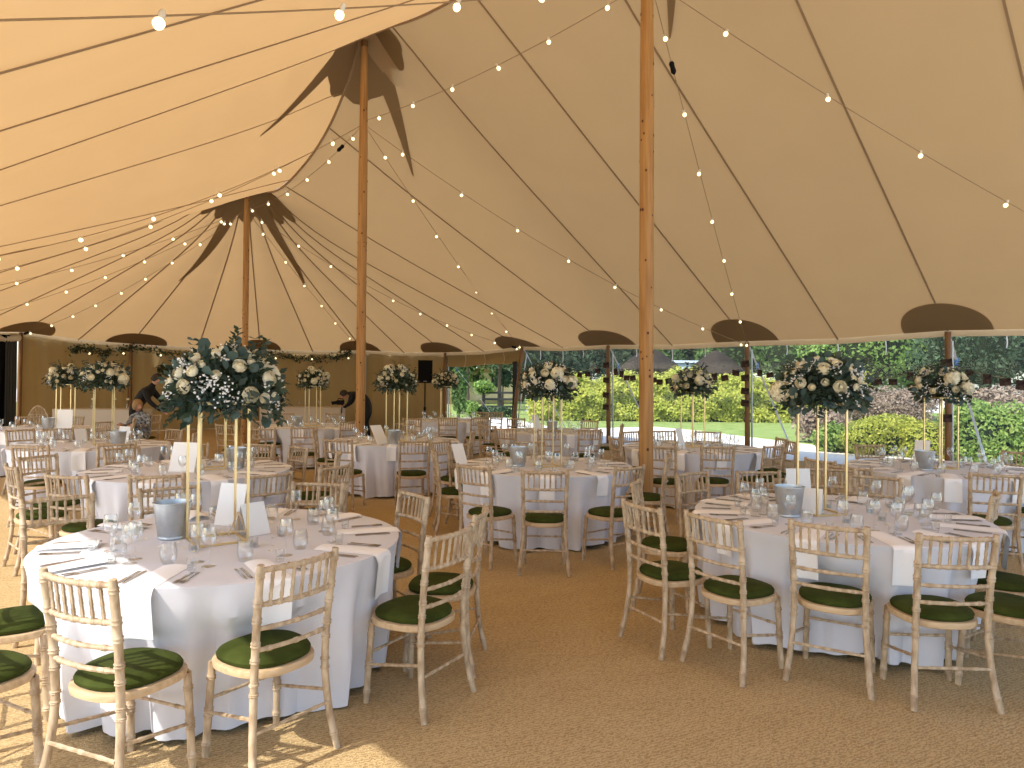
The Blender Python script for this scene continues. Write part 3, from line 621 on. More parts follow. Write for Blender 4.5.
def arrangement(t, loc, label, seed, fine, k=1.0):
    g = random.Random(seed); root = thing('flower_arrangement', label, 'flowers', loc, {402: 2.2}.get(seed, g.uniform(0, 6)), 'tall white flower arrangements')
    RX, RZ = .27 * k, .20 * k; nl = 1150 if fine else 620
    def sph(zmin=-.55):
        while True:
            d = Vector((g.gauss(0, 1), g.gauss(0, 1), g.gauss(0, 1))).normalized()
            if d.z > zmin: return d
    V = []; Fc = []; V2 = []; F2 = []
    for i in range(nl):
        d = sph(-.75); q = g.uniform(.45, 1.16); c = Vector((d.x * RX, d.y * RX, d.z * RZ + .17)) * 1.0; c = Vector((c.x * q, c.y * q, .17 + (c.z - .17) * q))
        ax = (d + Vector((g.gauss(0, .5), g.gauss(0, .5), g.gauss(0, .5) - .25 * (d.z < .1)))).normalized(); n_ = sph(-1)
        L_ = g.uniform(.042, .068) * k
        if i % 4 == 0: leaf_round(V2, F2, c, ax, n_, L_ * 1.1, L_ * 1.0)
        else: leaf_quad(V, Fc, c, ax, n_, L_ * 1.1, L_ * .55)
    for i in range(26):           # trailing and upright sprigs of eucalyptus
        d = sph(-.5); d = Vector((d.x, d.y, d.z * .8)).normalized(); p = Vector((d.x * RX * .8, d.y * RX * .8, .17 + d.z * RZ * .85)); droop = -.5 if d.z < .35 else .15
        dirv = (d + Vector((0, 0, droop))).normalized()
        for j in range(5):
            p = p + dirv * .032 * k; dirv = (dirv + Vector((g.gauss(0, .15), g.gauss(0, .15), g.gauss(0, .1) + (droop * .25)))).normalized()
            for sgn in (-1, 1):
                sd_ = dirv.cross(Vector((0, 0, 1)) + Vector((.1, 0, 0))).normalized() * sgn
                leaf_round(V2, F2, p, (sd_ + dirv * .4), Vector((0, 0, 1)) + sd_ * .3, .042 * k, .04 * k) if i % 2 else leaf_quad(V, Fc, p, sd_ + dirv * .7, Vector((0, 0, 1)), .055 * k, .028 * k)
    MB().add(V, Fc).build('foliage', M['leafd'], root)['kind'] = 'stuff'
    MB().add(V2, F2).build('eucalyptus', M['leafb'], root)['kind'] = 'stuff'
    mb = MB(); n_ = 10
    mb.lathe([(0, .06)] + [(RX * .55 * math.cos(a), .17 + RZ * .6 * math.sin(a)) for a in np.linspace(-1.3, 1.4, 8)], 12); mb.build('floral_foam', M['hedged'], root)
    used = []
    def spot(rad, zmin=-.25):
        for _ in range(200):
            d = sph(zmin); p = Vector((d.x * RX, d.y * RX, .17 + d.z * RZ))
            if all((p - u).length > (rad + ru) * .92 for u, ru in used): break
        used.append((p, rad)); return d, p
    def put(name, me, rad, kk, sc=1.0):
        d, p = spot(rad * sc); o = link(name, me, root, p + d * .015); o.rotation_euler = d.to_track_quat('Z', 'Y').to_euler(); o.scale = (sc,) * 3
    for i in range(3): put('hydrangea', HYD[i % 2], .07, k, k * g.uniform(.68, .88))
    for i in range(13): put('rose', ROSES[0], .045, k, k * g.uniform(.85, 1.25))
    for i in range(24): put('rose', ROSES[1 + i % 2], .03, k, k * g.uniform(.75, 1.1))
    mb = MB(); tet = [Vector((1, 1, 1)), Vector((-1, -1, 1)), Vector((-1, 1, -1)), Vector((1, -1, -1))]
    for i in range(26 if fine else 14):
        d, p = spot(.0, -.4); s_ = d.cross(Vector((.2, .9, .3))).normalized(); u_ = d.cross(s_)
        for j in range(16):
            c = p + d * g.uniform(.0, .05) + s_ * g.gauss(0, .026) + u_ * g.gauss(0, .026); r_ = g.uniform(.0035, .0062)
            mb.add([c + q * r_ for q in tet], [(0, 1, 2), (0, 3, 1), (0, 2, 3), (1, 3, 2)])
    mb.build('gypsophila', M['gyp'], root, smooth=False)['kind'] = 'stuff'
    return root
def stand(t, loc, rz, label, h=.80, half=.132, r=.0065):
    s = thing('flower_stand', label, 'flower stand', loc, rz, 'tall gold flower stands')
    for x in (-1, 1):
        for y in (-1, 1): MB().box((0, 0, 0), (r * 2, r * 2, h), M=Matrix.Translation((x * half, y * half, h / 2))).build('leg', M['gold'], s)
    for nm, z in (('base_frame', r), ('top_frame', h - r)):
        mb = MB()
        for q in (-1, 1): mb.box((0, q * half, z), (half * 2, r * 1.9, r * 1.9)); mb.box((q * half, 0, z), (r * 1.9, half * 2, r * 1.9))
        mb.build(nm, M['gold'], s)
    mb = MB(); mb.box((0, 0, h + .002), (half * 2.05, half * 2.05, .006)); mb.build('tray', M['gold'], s)
    return s
def bucket(loc, label, s=1.0):
    b = thing('ice_bucket', label, 'bucket', loc, rnd.uniform(0, 3), 'galvanised ice buckets')
    MB().lathe([(0, .003), (.070, .003), (.073, 0), (.076, .005), (.102, .205), (.107, .208), (.107, .213), (.100, .214), (.0985, .205), (.072, .009), (0, .008)], 28).build('pail', M['zinc'], b)
    MB().lathe([(.0765, .004), (.0785, .006), (.0785, .016), (.0775, .018)], 28).build('foot_band', M['zinc'], b)
    b.scale = (s, s, s); return b
def card(loc, rz, w_, h_, tilt, label, name='menu_card', fold=False):
    c = thing(name, label, 'card', loc, rz)
    T = Matrix.Rotation(tilt, 4, 'X')
    if fold:
        for sg in (1, -1): MB().box((0, 0, 0), (w_, .003, h_), M=Matrix.Translation((0, sg * h_ * .2, h_ / 2 * .97)) @ Matrix.Rotation(sg * R(24), 4, 'X')).build('leaf', M['card'], c)
    else:
        MB().box((0, 0, 0), (w_, .005, h_), M=T @ Matrix.Translation((0, 0, h_ / 2))).build('board', M['card'], c)
        MB().box((0, 0, 0), (w_ * .3, .012, .012), M=Matrix.Translation((0, -.006, .006))).build('foot_strip', M['card'], c)
        mb = MB(); mb.tube([T @ Vector((0, .004, h_ * .62)), Vector((0, -h_ * .62 * math.sin(tilt) + .09 * (1 if tilt < 0 else 1), .003))], .004, 6); mb.build('prop_leg', M['seatw'], c)
    return c
# per table: flower px centre, bucket px/py of its foot, extras; settings phase
FLW = {1: (822, 5.15, 12), 2: (219, 4.10, 36), 3: (548, 7.85, 20), 4: (693, 10.4, 33), 5: (397, 10.9, 40), 6: (214, 7.35, 25), 7: (941, 8.0, 10), 8: (104, 9.85, 35), 10: (66, 12.9, 15), 11: (313, 14.2, 35), 12: (446, 16.8, 10), 13: (552, 13.4, 22)}
BKT = {1: (789, 516), 2: (172, 538), 3: (518, 466), 5: (394, 445), 6: (236, 468), 7: (925, 470), 8: (118, 447), 10: (48, 430), 13: (552, 433), 11: (297, 427)}
CARDS = {1: [(800, 505), (813, 513)], 2: [(227, 526), (252, 534), (238, 536)], 3: [(462, 464)], 4: [(683, 449)], 5: [(383, 444)], 6: [(181, 472)], 7: [(921, 464)], 8: [(122, 443), (82, 442)], 10: [(64, 430)], 13: [(540, 434)]}
for t, (cx, cy, words_, det) in TB.items():
    tb = thing('banquet_table', 'round banquet table under the white cloth, ' + words_, 'table', (cx, cy, 0), 0, 'round banquet tables')
    MB().lathe([(0, TOP - .025), (RT - .04, TOP - .025), (RT - .02, TOP - .012), (RT - .04, TOP), (0, TOP)], 48).build('tabletop', M['seatw'], tb)
    for q in (45, 135, 225, 315):
        a = R(q + 7 * t); MB().tube([(.62 * math.cos(a), .62 * math.sin(a), TOP - .03), (.70 * math.cos(a), .70 * math.sin(a), 0)], .016, 10).build('leg', M['black'], tb)
    cl = cloth_mesh(t, 31 * t + 5).build('tablecloth', M['cloth'], None, (cx, cy, 0)); tag(cl, 'white floor-length linen tablecloth on ' + words_, 'tablecloth', 'white round tablecloths')
    Z = TOP + .0125; g = random.Random(100 + t)
    px, Y, rz = FLW[t]; q = at(px, 384, Y); base = Vector((q.x, q.y, Z))
    st_ = stand(t, base, R(rz), 'tall four-legged gold flower stand on ' + words_, half=.134 if t == 2 else .116)
    arrangement(t, base + Vector((.04 if t == 2 else 0, 0, .81 - (.10 if t == 2 else .07))), {1: 'dark-leaved ball of cream roses on the stand of ', 2: 'largest ball of cream roses and blue eucalyptus above '}.get(t, 'ball of white roses and dark leaves high above ') + words_, 400 + t, t in (1, 2, 3), 1.04 if t == 2 else 1.0)
    if t in BKT:
        b = at_z(*BKT[t], Z); b.z = Z; bucket(b, 'galvanised ice bucket standing on ' + words_, 1.0)
    n = 12 if t in (1, 7) else 10; ph = {1: R(-94), 2: R(-90), 3: R(-92)}.get(t, g.uniform(0, .5)); S = []
    angs = [ph + 2 * PI * k / n for k in range(n)]
    items = []     # (px, name, mesh, loc, rz, label, cat)
    def place(name, me, r_, a, da, lab, cat, rzo=0.0, z=Z, share=False):
        # da: sideways offset in metres
        x = cx + r_ * math.cos(a) - da * math.sin(a); y = cy + r_ * math.sin(a) + da * math.cos(a)
        for bb in avoid:
            if math.hypot(x - bb[0], y - bb[1]) < bb[2]: return
        items.append((px_of((x, y, z)), name, me, (x, y, z), a - PI / 2 + rzo, lab, cat))
    avoid = [(base.x, base.y, .10)] + [(*at_z(*c_, Z).xy, .13) for c_ in CARDS.get(t, [])]
    if t in BKT: avoid.append((b.x, b.y, .115))
    for k, a in enumerate(angs):
        a += g.uniform(-.03, .03)
        flat = t == 2 and (math.cos(a) < -.55)
        if flat: items.append((px_of((cx + .8 * math.cos(a), cy + .8 * math.sin(a), Z)), 'napkin', NAPF, (cx, cy, Z), a - PI / 2, 'flat white napkin', 'napkin'))
        else: items.append((px_of((cx + math.cos(a), cy + math.sin(a), Z)), 'napkin', NAP[k % 3], (cx, cy, Z), a - PI / 2 + g.uniform(-.03, .03), 'white draped napkin', 'napkin'))
        place('wine_glass', WINE, .60 + g.uniform(-.03, .03), a, .14 + g.uniform(-.02, .02), 'stemmed wine glass', 'glass')
        if det and k % 3 == 0: place('wine_glass', WINE, .54 + g.uniform(-.03, .03), a, .05 + g.uniform(-.02, .02), 'stemmed wine glass', 'glass')
        place('tumbler', TUMB, .56 + g.uniform(-.03, .03), a, -.06 + g.uniform(-.02, .02), 'stemless water glass', 'glass')
        if det == 2:
            place('shot_glass', SHOT, .68, a, .09 + g.uniform(-.01, .01), 'printed shot glass', 'glass')
        if det:
            for j in range(2):
                place('knife', KNIFE, .82, a, -.115 - j * .026, 'steel knife', 'knife', g.uniform(-.05, .05))
                place('fork', FORK, .82, a, .115 + j * .030, 'steel fork', 'fork', g.uniform(-.05, .05))
    for k in range(6 if det == 2 else 3 if det else 0):
        a = 2 * PI * k / 6 + .3; place('votive_candle', VOT, .30, a, 0, 'clear votive tealight holder', 'candle')
    cnt = {}
    for it in sorted(items, key=lambda q: q[0]):
        nm = it[1]; i = cnt[nm] = cnt.get(nm, -1) + 1
        lab = '%s, %s from left on %s' % (it[5], nth(i), words_) if det and i < 29 else '%s among the settings on %s' % (it[5], words_)
        o = obj_copy(nm, it[2], it[3], it[4], lab, it[6], '%s on %s' % (nm.replace('_', ' '), words_))
        if nm == 'votive_candle': link('tealight', WAX, o)
        if nm == 'shot_glass': link('printed_mark', SHOTL, o, rz=-it[4])

# cards, easel
def on(t, px, py): p = at_z(px, py, TOP + .0125); return p
card(on(2, 227, 526), R(-18), .20, .27, R(-14), 'tall white menu board leaning behind the gold legs on the front table', fold=False)
card(on(2, 252, 534), R(50), .15, .20, R(-10), 'small white folded card beside the wooden easel', fold=True)
e = thing('table_easel', 'tiny wooden easel standing inside the gold stand on the front table', 'easel', on(2, 238, 536), R(15))
for s in (-1, 1): MB().box((0, 0, 0), (.009, .007, .15), M=Matrix.Translation((s * .028, 0, .072)) @ Matrix.Rotation(s * R(-20), 4, 'Y')).build('leg', M['seatw'], e)
MB().box((0, 0, 0), (.007, .007, .13), M=Matrix.Translation((0, .035, .062)) @ Matrix.Rotation(R(28), 4, 'X')).build('rear_leg', M['seatw'], e)
MB().box((0, -.008, .03), (.09, .012, .007)).build('ledge', M['seatw'], e)
card(on(1, 800, 505), R(4), .19, .28, R(-8), 'white table card standing behind the bucket on the window-side front table')
card(on(1, 813, 513), R(-30), .13, .19, R(-10), 'small folded card right of the bucket on the window-side front table', fold=True)
card(on(3, 462, 464), R(42), .16, .24, R(-24), 'white card tilted beside the bucket on the middle table')
card(on(4, 683, 449), R(55), .20, .30, R(-14), 'pale card leaning on the table behind the near pole')
card(on(5, 383, 444), R(50), .20, .32, R(-34), 'large white card tilted before the bucket by the middle pole')
card(on(6, 181, 472), R(-12), .29, .30, R(-16), 'wide white card leaning on the second table on the left')
card(on(7, 921, 464), R(-38), .16, .30, R(-24), 'cream card tilted on the farthest right table')
card(on(8, 122, 443), R(-20), .20, .24, R(-12), 'white card behind the bucket on the third table on the left')
card(on(8, 82, 442), R(60), .16, .20, R(-18), 'narrow white card seen edge-on on the third table on the left')
card(on(10, 64, 430), R(0), .28, .36, R(-4), 'tall white card on the table nearest the black drape')
card(on(13, 540, 434), R(50), .20, .36, R(-22), 'grey card leaning on the far table behind the middle one')
# fallen petals on the two front tables
for t, nm in ((1, 'cream rose petals scattered on the window-side front table'), (2, 'white rose petals scattered on the front table nearest the open side')):
    cx, cy = TB[t][:2]; mb = MB(); g = random.Random(t)
    for i in range(40):
        a = g.uniform(0, 6.28); r_ = .5 * math.sqrt(g.random()); c = Vector((cx + r_ * math.cos(a), cy + r_ * math.sin(a), TOP + .0165)); V = []; Fc = []; b = g.uniform(0, 6)
        leaf_round(V, Fc, c, Vector((math.cos(b), math.sin(b), .15)), Vector((0, 0, 1)), .028, .024); mb.add(V, Fc)
    tag(mb.build('petals', M['rose']), nm, 'petals', kind='stuff')

# ------------------------------------------------------------------ festoon lights
BULB = MB().lathe([(0, -.075), (.014, -.072), (.026, -.058), (.030, -.043), (.026, -.027), (.015, -.016), (0, -.014)], 12).mesh('bulb', M['bulb'])
SOCK = MB().lathe([(0, -.020), (.017, -.020), (.018, .018), (.010, .032), (0, .034)], 12).mesh('socket', M['rubber'])
def king_at(u, z): x, y = uv(u, 0); return Vector((x, y, z))
def post_at(i): x, y, z = posts[i][:3]; return Vector((x, y, z - .10))
def festoon(a, b, sag, n, label, t0=.06, t1=.95, plug=None):
    o = thing('festoon_string', label, 'string lights', a, 0, 'festoon strings under the canopy')
    ev = lambda t: (b - a) * t - Vector((0, 0, sag * 4 * t * (1 - t)))
    MB().tube([ev(t) for t in np.linspace(0, 1, 28)], .0055, 5).build('cable', M['cord'], o)
    for k in range(n):
        t = t0 + (t1 - t0) * k / max(1, n - 1); p = ev(t); T = Matrix.Rotation(rnd.uniform(-.5, .5), 4, 'X') @ Matrix.Rotation(rnd.uniform(-.5, .5), 4, 'Y')
        s = link('socket', SOCK, o, p); s.rotation_euler = T.to_euler(); link('bulb', BULB, s)
    if plug is not None:
        p = ev(plug); d = (ev(plug + .01) - p).normalized(); MB().tube([p - d * .10, p - d * .07, p, p + d * .07, p + d * .11], [.018, .035, .030, .037, .016], 10).build('plug_connector', M['black'], o)
K0, K1, K2 = king_at(0, 6.4), king_at(6.08, 6.25), king_at(FAR, 5.50)
festoon(K0, post_at(4), .10, 8, 'bulb string falling from near pole to photo post with black connector', .08, .99, plug=.13)
festoon(K0, post_at(2), .25, 7, 'bulb string running off the right edge above the window wall', .10, .95)
festoon(K0, post_at(17), .10, 5, 'nearest bulb string crossing the top above the lawn side', .318, .918)
festoon(K0, K1 + Vector((0, 0, .05)), .15, 6, 'bulb string between the near and middle king poles', .1, .92)
festoon(K1, K2, .25, 6, 'bulb string between the middle and farthest king poles', .08, .95, plug=.16)
festoon(K1, post_at(4), .35, 8, 'bulb string from middle pole down to second side post', .08, .98)
festoon(K1, post_at(6), .15, 8, 'bulb string from middle pole down to the leaning post', .08, .97)
festoon(K1, post_at(15), .55, 8, 'highest bulb string from middle pole towards the open left side', .08, .95)
festoon(K1, post_at(14), .60, 9, 'second highest bulb string from middle pole to the left', .06, .95)
festoon(K2, post_at(13), .45, 9, 'bulb string from farthest pole to the left edge', .06, .95)
festoon(K2, post_at(12), .40, 9, 'bulb string from farthest pole above the black drape', .06, .95)
festoon(K2, post_at(11), .30, 9, 'bulb string from farthest pole to the drape corner post', .06, .95, plug=.97)
festoon(K2, post_at(8), .10, 7, 'bulb string from farthest pole steeply down to back wall', .1, .97)
festoon(K2, post_at(6), .40, 10, 'long bulb string from farthest pole to the leaning post with black plug', .04, .97, plug=.96)

# ------------------------------------------------------------------ leafy garland on the back wall
def wall_pt(i, px, py, inset=.15):
    a, b = Vector(posts[i][:2]), Vector(posts[i + 1][:2]); d = b - a; k = (px - 512) / F
    s = (k * a.y - a.x) / (d.x - k * d.y); p = a + d * s; nn = (-p).normalized() if True else p
    c = Vector(uv(FAR, 0)); inw = (c - p).normalized() if i >= 7 else Vector((-NA.x, -NA.y)); p = p + inw * inset
    hor = 381 + .0096 * (px - 512); return Vector((p.x, p.y, EYE + (hor - py) / F * p.y))
def garland(i, pts, label, dens, seed, bulbs=()):
    g = random.Random(seed); P = [wall_pt(i, *p) for p in pts]; o = thing('leaf_garland', label, 'garland', P[0], 0, 'leafy garlands on the back wall')
    Q = []
    for k in range(len(P) - 1): Q += [P[k].lerp(P[k + 1], t) - P[0] for t in np.linspace(0, 1, 9)[:-1]]
    Q.append(P[-1] - P[0]); MB().tube(Q, .012, 6).build('stem', M['stem'], o); V = []; Fc = []
    for k in range(len(Q) - 1):
        for j in range(dens):
            p = Q[k].lerp(Q[k + 1], g.random()) + Vector((g.gauss(0, .05), g.gauss(0, .05), g.gauss(0, .06))); d = Vector((g.gauss(0, 1), g.gauss(0, 1), g.gauss(-.2, .8)))
            leaf_quad(V, Fc, p, d, Vector((g.gauss(0, 1), g.gauss(0, 1), 1)), g.uniform(.08, .15), g.uniform(.04, .07))
    MB().add(V, Fc).build('leaves', M['leafd'], o)['kind'] = 'stuff'
    for p in bulbs: q = wall_pt(i, *p, .22); link('bulb', BULB, o, q - P[0])
garland(10, [(69, 351), (76, 347), (90, 349), (102, 354), (108, 350)], 'shortest leafy garland, wound by the post at the black drape', 8, 1, [(86, 352)])
garland(9, [(114, 350), (131, 347), (150, 350), (166, 353), (188, 354), (215, 352), (240, 350)], 'leafy garland from the garland post towards the large flowers', 7, 2, [(121, 352), (159, 354), (205, 352)])
garland(8, [(258, 349), (268, 353), (286, 356), (300, 359), (318, 359), (335, 357), (345, 355), (352, 351)], 'leafy garland with lights left of the middle king pole', 7, 3, [(276, 357), (313, 358), (350, 357)])
dg = garland(9, [(157, 369), (164, 368), (172, 372)], 'small brown foliage spray above the bending man', 9, 5)

# ------------------------------------------------------------------ photographs pegged along the windows
PH = MB(); PH.box((0, 0, 0), (.20, .004, .15)); PHM = PH.mesh('photo_print', M['photo'])
def inner_z(a): return a
def photos(i, pts, size, where, rot=None):
    for k, (px, py) in enumerate(sorted(pts)):
        p = wall_pt(i, px, py, .06); d = Vector(posts[i + 1][:2]) - Vector(posts[i][:2]); a = math.atan2(d.y, d.x)
        o = link('photo_print', PHM, None, p, a); o.rotation_euler = (rnd.uniform(-.1, .1), rnd.uniform(-.22, .22), a)
        if rnd.random() < .4: o.scale = (.72, 1, 1.3)
        o.scale = [q * size for q in o.scale]
        tag(o, 'small dark photograph pegged %s, %s from the left' % (where, nth(k)), 'photograph', 'photographs strung along the windows')
def string(i, pts, label):
    P = [wall_pt(i, *p, .05) for p in pts]; tag(MB().tube([q - P[0] for q in P], .004, 5).build('photo_string', M['cord'], None, P[0]), label, 'string', 'strings of photographs')
b1 = [(529, 372), (536, 378), (565, 379), (573, 377), (581, 375), (589, 374), (599, 371)]
b2 = [(617, 372), (623, 374), (628, 378), (634, 378), (655, 380), (661, 382), (670, 381), (716, 377), (726, 378), (737, 373)]
b3 = [(761, 373), (771, 375), (781, 380), (857, 383), (866, 389), (879, 382), (894, 382), (911, 376), (927, 373)]
b4 = [(970, 375), (988, 379), (1006, 382), (1021, 385)]
for i, b_, wd, e0, e1 in ((5, b1, 'across the window bay beside the open side', (524, 366), (606, 368)), (4, b2, 'across the bay behind the near pole', (610, 366), (744, 368)), (3, b3, 'across the bay behind the tall flowers', (748, 366), (944, 370)), (2, b4, 'in the last window bay', (951, 366), (1024, 386))):
    photos(i, b_, .92 if i != 3 else .8, wd); string(i, [e0] + [(x, y - 4) for x, y in b_] + [e1], 'thin string of photographs ' + wd)
for i, ptx, wd in ((4, [(606, 365), (607, 380), (606, 395), (605, 407)], 'third'), (3, [(745, 364), (744, 378), (743, 391), (743, 403)], 'second'), (2, [(945, 363), (943, 418)], 'first')):
    for k, (px, py) in enumerate(ptx):
        p = wall_pt(i, px, py, .10); d = Vector(posts[i + 1][:2]) - Vector(posts[i][:2]); o = link('photo_print', PHM, None, p, math.atan2(d.y, d.x)); o.rotation_euler.y = rnd.uniform(-.15, .15)
        x, y = posts[i + 1][:2]; r_ = Vector((x, y, 0)) - NA.to_3d() * .085; o.location = (r_.x, r_.y, p.z)
        tag(o, 'photograph fixed to the %s window post, %s from the top' % (wd, nth(k)), 'photograph', 'photographs on the window posts')

# ------------------------------------------------------------------ loudspeaker, counters, rattan chair
p = Vector((-2.45, 20, 0)); s = thing('speaker_stand', 'black tripod stand carrying the loudspeaker by the back wall', 'stand', p)
MB().tube([(0, 0, .25), (0, 0, 1.62)], .018, 10).build('pole', M['black'], s); MB().tube([(0, 0, .85), (0, 0, .95)], .035, 10).build('collar', M['black'], s)
for q in (20, 140, 260): MB().tube([(0, 0, .75), (.45 * math.cos(R(q)), .45 * math.sin(R(q)), .012)], .012, 8).build('leg', M['black'], s)
s = thing('loudspeaker', 'black loudspeaker on its stand against the canvas back wall', 'speaker', p + Vector((0, 0, 1.62)), R(8))
MB().prism([(-.20, -.18), (.20, -.18), (.20, .0), (.12, .17), (-.12, .17), (-.20, .0)], 0, .64).build('cabinet', M['black'], s)
MB().box((0, -.184, .33), (.37, .012, .58)).build('grille', M['foil'], s); MB().tube([(-.05, -.193, .05), (.05, -.193, .05)], .007, 6).build('badge', M['steel'], s)
def counter(x0, x1, y, h, lab):
    c = thing('draped_counter', lab, 'counter', ((x0 + x1) / 2, y, 0), 0); w_ = x1 - x0
    MB().box((0, 0, h - .02), (w_ - .06, .68, .03)).build('counter_top', M['seatw'], c)
    def fn(a, b):
        L_ = 2 * (w_ + .72); q = a * L_; hx, hy = w_ / 2, .36
        if q < w_: x, y_ = -hx + q, -hy
        elif q < w_ + .72: x, y_ = hx, -hy + q - w_
        elif q < 2 * w_ + .72: x, y_ = hx - (q - w_ - .72), hy
        else: x, y_ = -hx, hy - (q - 2 * w_ - .72)
        f = 1 + .03 * (1 - b) * math.sin(q * 16); return (x * (1 if abs(x) < hx - 1e-6 else f), y_ * f if abs(abs(y_) - hy) < 1e-6 else y_, .03 + (h - .03) * b)
    mb = MB(); mb.grid(fn, 150, 4); mb.add([(-w_ / 2, -.36, h), (w_ / 2, -.36, h), (w_ / 2, .36, h), (-w_ / 2, .36, h)], [(0, 1, 2, 3)]); mb.build('cloth_drape', M['linen'], c); return c
counter(-7.62, -5.2, 21.8, .84, 'long white draped counter against the back wall behind the flowers')
counter(-12.2, -9.9, 19.2, .84, 'white draped counter against the back wall near the bending man')
for k, x in enumerate((-7.3, -6.95, -6.5, -5.9, -5.5)): obj_copy('wine_glass', WINE, (x, 21.7 + .05 * (k % 2), .842), 0, 'wine glass standing on the long white draped counter', 'glass', 'glasses on the long draped counter')
for k, x in enumerate((-11.3, -10.7, -10.35)):
    v = thing('bud_vase', 'small vase of white blooms on the draped counter, %s from the left' % nth(k), 'vase', (x, 19.1, .842), 0, 'bud vases on the counter')
    MB().lathe([(0, 0), (.035, 0), (.045, .06), (.018, .13), (.022, .17), (.018, .17), (0, .02)], 14).build('jar', M['glass'], v); MB().tube([(0, 0, .01), (.01, 0, .26)], .004, 5).build('stem', M['stem'], v); link('rose', ROSES[0], v, (.01, 0, .27))
rc = thing('rattan_chair', 'round-backed rattan chair beside the post at the black drape', 'chair', (-9.95, 14.9, 0), R(10))
mb = MB()
for k in range(15): x = -.20 + .4 * k / 14; hgt = .62 + .46 * math.sqrt(max(0, 1 - (x / .215) ** 2)); mb.tube([(x, .0, .45), (x * 1.02, .02, hgt)], .006, 5)
mb.tube([(.215 * math.cos(a), .02, .62 + .46 * math.sin(a)) for a in np.linspace(0, PI, 20)], .014, 8)
for z in (.6, .75, .9): mb.tube([(-.20, .008, z), (.20, .008, z)], .005, 5)
mb.build('woven_back', M['lime'], rc); MB().lathe([(0, .42), (.21, .42), (.22, .44), (.2, .46), (0, .46)], 24, c=(0, -.2, 0)).build('seat', M['lime'], rc)
for x in (-.15, .15):
    for y in (-.35, -.05): MB().tube([(x, y, .43), (x * 1.15, y, 0)], .014, 8).build('leg', M['lime'], rc)

# ------------------------------------------------------------------ people
def skin_body(name, chains, parent, mats_, sub=2):
    """chains: list of (list of (point, radius)); the first point of later chains is an index into the vertices"""
    V = []; E = []; Rr = []
    for ch in chains:
        prev = None
        for it in ch:
            if isinstance(it, int): prev = it; continue
            V.append(tuple(it[0])); Rr.append(it[1]); i = len(V) - 1
            if prev is not None: E.append((prev, i))
            prev = i
    me = bpy.data.meshes.new(name); me.from_pydata(V, E, []); o = link(name, me, parent)
    me.materials.append(mats_); o.modifiers.new('skin', 'SKIN'); 
    if not me.skin_vertices: me.attributes.new('skin', 'FLOAT', 'POINT') if False else None
    md = o.modifiers['skin']
    bpy.context.view_layer.objects.active = o
    if not me.skin_vertices: bpy.ops.mesh.customdata_skin_add()
    sv = me.skin_vertices[0].data
    for i, r_ in enumerate(Rr): sv[i].radius = (r_, r_) if not hasattr(r_, '__len__') else r_; sv[i].use_root = (i == 0)
    md.use_smooth_shade = True; m2 = o.modifiers.new('sub', 'SUBSURF'); m2.levels = sub; m2.render_levels = sub
    return o
def v3(*a): return Vector(a)
def head(parent, c, fwd, upv, mat_hair, long_=False, r=.098):
    """skull with brow, nose, chin and ears, hair on top"""
    fwd = fwd.normalized(); upv = (upv - fwd * upv.dot(fwd)).normalized(); s = fwd.cross(upv)
    def pt(a, b):
        th = PI * b; ph = 2 * PI * a; x = math.sin(th) * math.cos(ph); y = math.sin(th) * math.sin(ph); z = math.cos(th)
        k = r * (1.0 + .1 * max(0, x) * (z < 0)); jaw = 1 - .28 * max(0, -z) ** 1.3
        f = x * k * 1.08 * jaw; g = y * k * .80 * jaw; h = z * r * 1.28
        nose = math.exp(-((ph if ph < PI else ph - 2 * PI) / .20) ** 2 - ((z + .12) / .20) ** 2) * .028; eye = -.010 * (math.exp(-(((ph if ph < PI else ph - 2 * PI) - .42) / .16) ** 2 - ((z - .06) / .12) ** 2) + math.exp(-(((ph if ph < PI else ph - 2 * PI) + .42) / .16) ** 2 - ((z - .06) / .12) ** 2))
        ear = .018 * (math.exp(-((abs(ph if ph < PI else ph - 2 * PI) - 1.6) / .14) ** 2 - (z / .22) ** 2))
        mouth = -.006 * math.exp(-((ph if ph < PI else ph - 2 * PI) / .35) ** 2 - ((z + .52) / .06) ** 2)
        q = math.copysign(ear, y) if abs(y) > .3 else 0
        return c + fwd * (f + nose + eye + mouth) + s * (g + q) + upv * h
    mb = MB(); mb.grid(pt, 40, 26); face = mb.build('head', M['skin'], parent)
    def hp(a, b):
        th = PI * (b * (.62 if not long_ else .70)); ph = 2 * PI * a; x = math.sin(th) * math.cos(ph)
        if x > .35 and b > .45: th = th * (1 - .75 * min(1, (x - .35) * 2.0) * (b - .3))
        x = math.sin(th) * math.cos(ph); y = math.sin(th) * math.sin(ph); z = math.cos(th); k = r * 1.13 * (1 + .03 * math.sin(ph * 9 + th * 5))
        return c + fwd * (x * k * 1.1 - .006) + s * y * k * .88 + upv * z * k * 1.22
    mb = MB(); mb.grid(hp, 36, 14); mb.build('hair', mat_hair, parent)
def hand(parent, wr, dirv, nrm):
    dirv = dirv.normalized(); s = dirv.cross(nrm).normalized(); n_ = s.cross(dirv)
    ch = [[(wr, .024), (wr + dirv * .045, (.040, .018)), (wr + dirv * .085, (.042, .015))]]
    o = skin_body('hand', ch, parent, M['skin'], 1)
    for k, L_ in enumerate((.062, .072, .068, .052)):
        b = wr + dirv * .085 + s * (-.030 + .020 * k); skin_body('finger', [[(b - dirv * .015, .0085), (b + dirv * L_ * .5 - n_ * .006, .008), (b + dirv * L_ - n_ * .028, .0065)]], o, M['skin'], 1)
    b = wr + dirv * .03 - s * .035; skin_body('thumb', [[(b + s * .012, .011), (b - s * .02 + dirv * .03 - n_ * .01, .0095), (b - s * .02 + dirv * .06 - n_ * .025, .0075)]], o, M['skin'], 1)
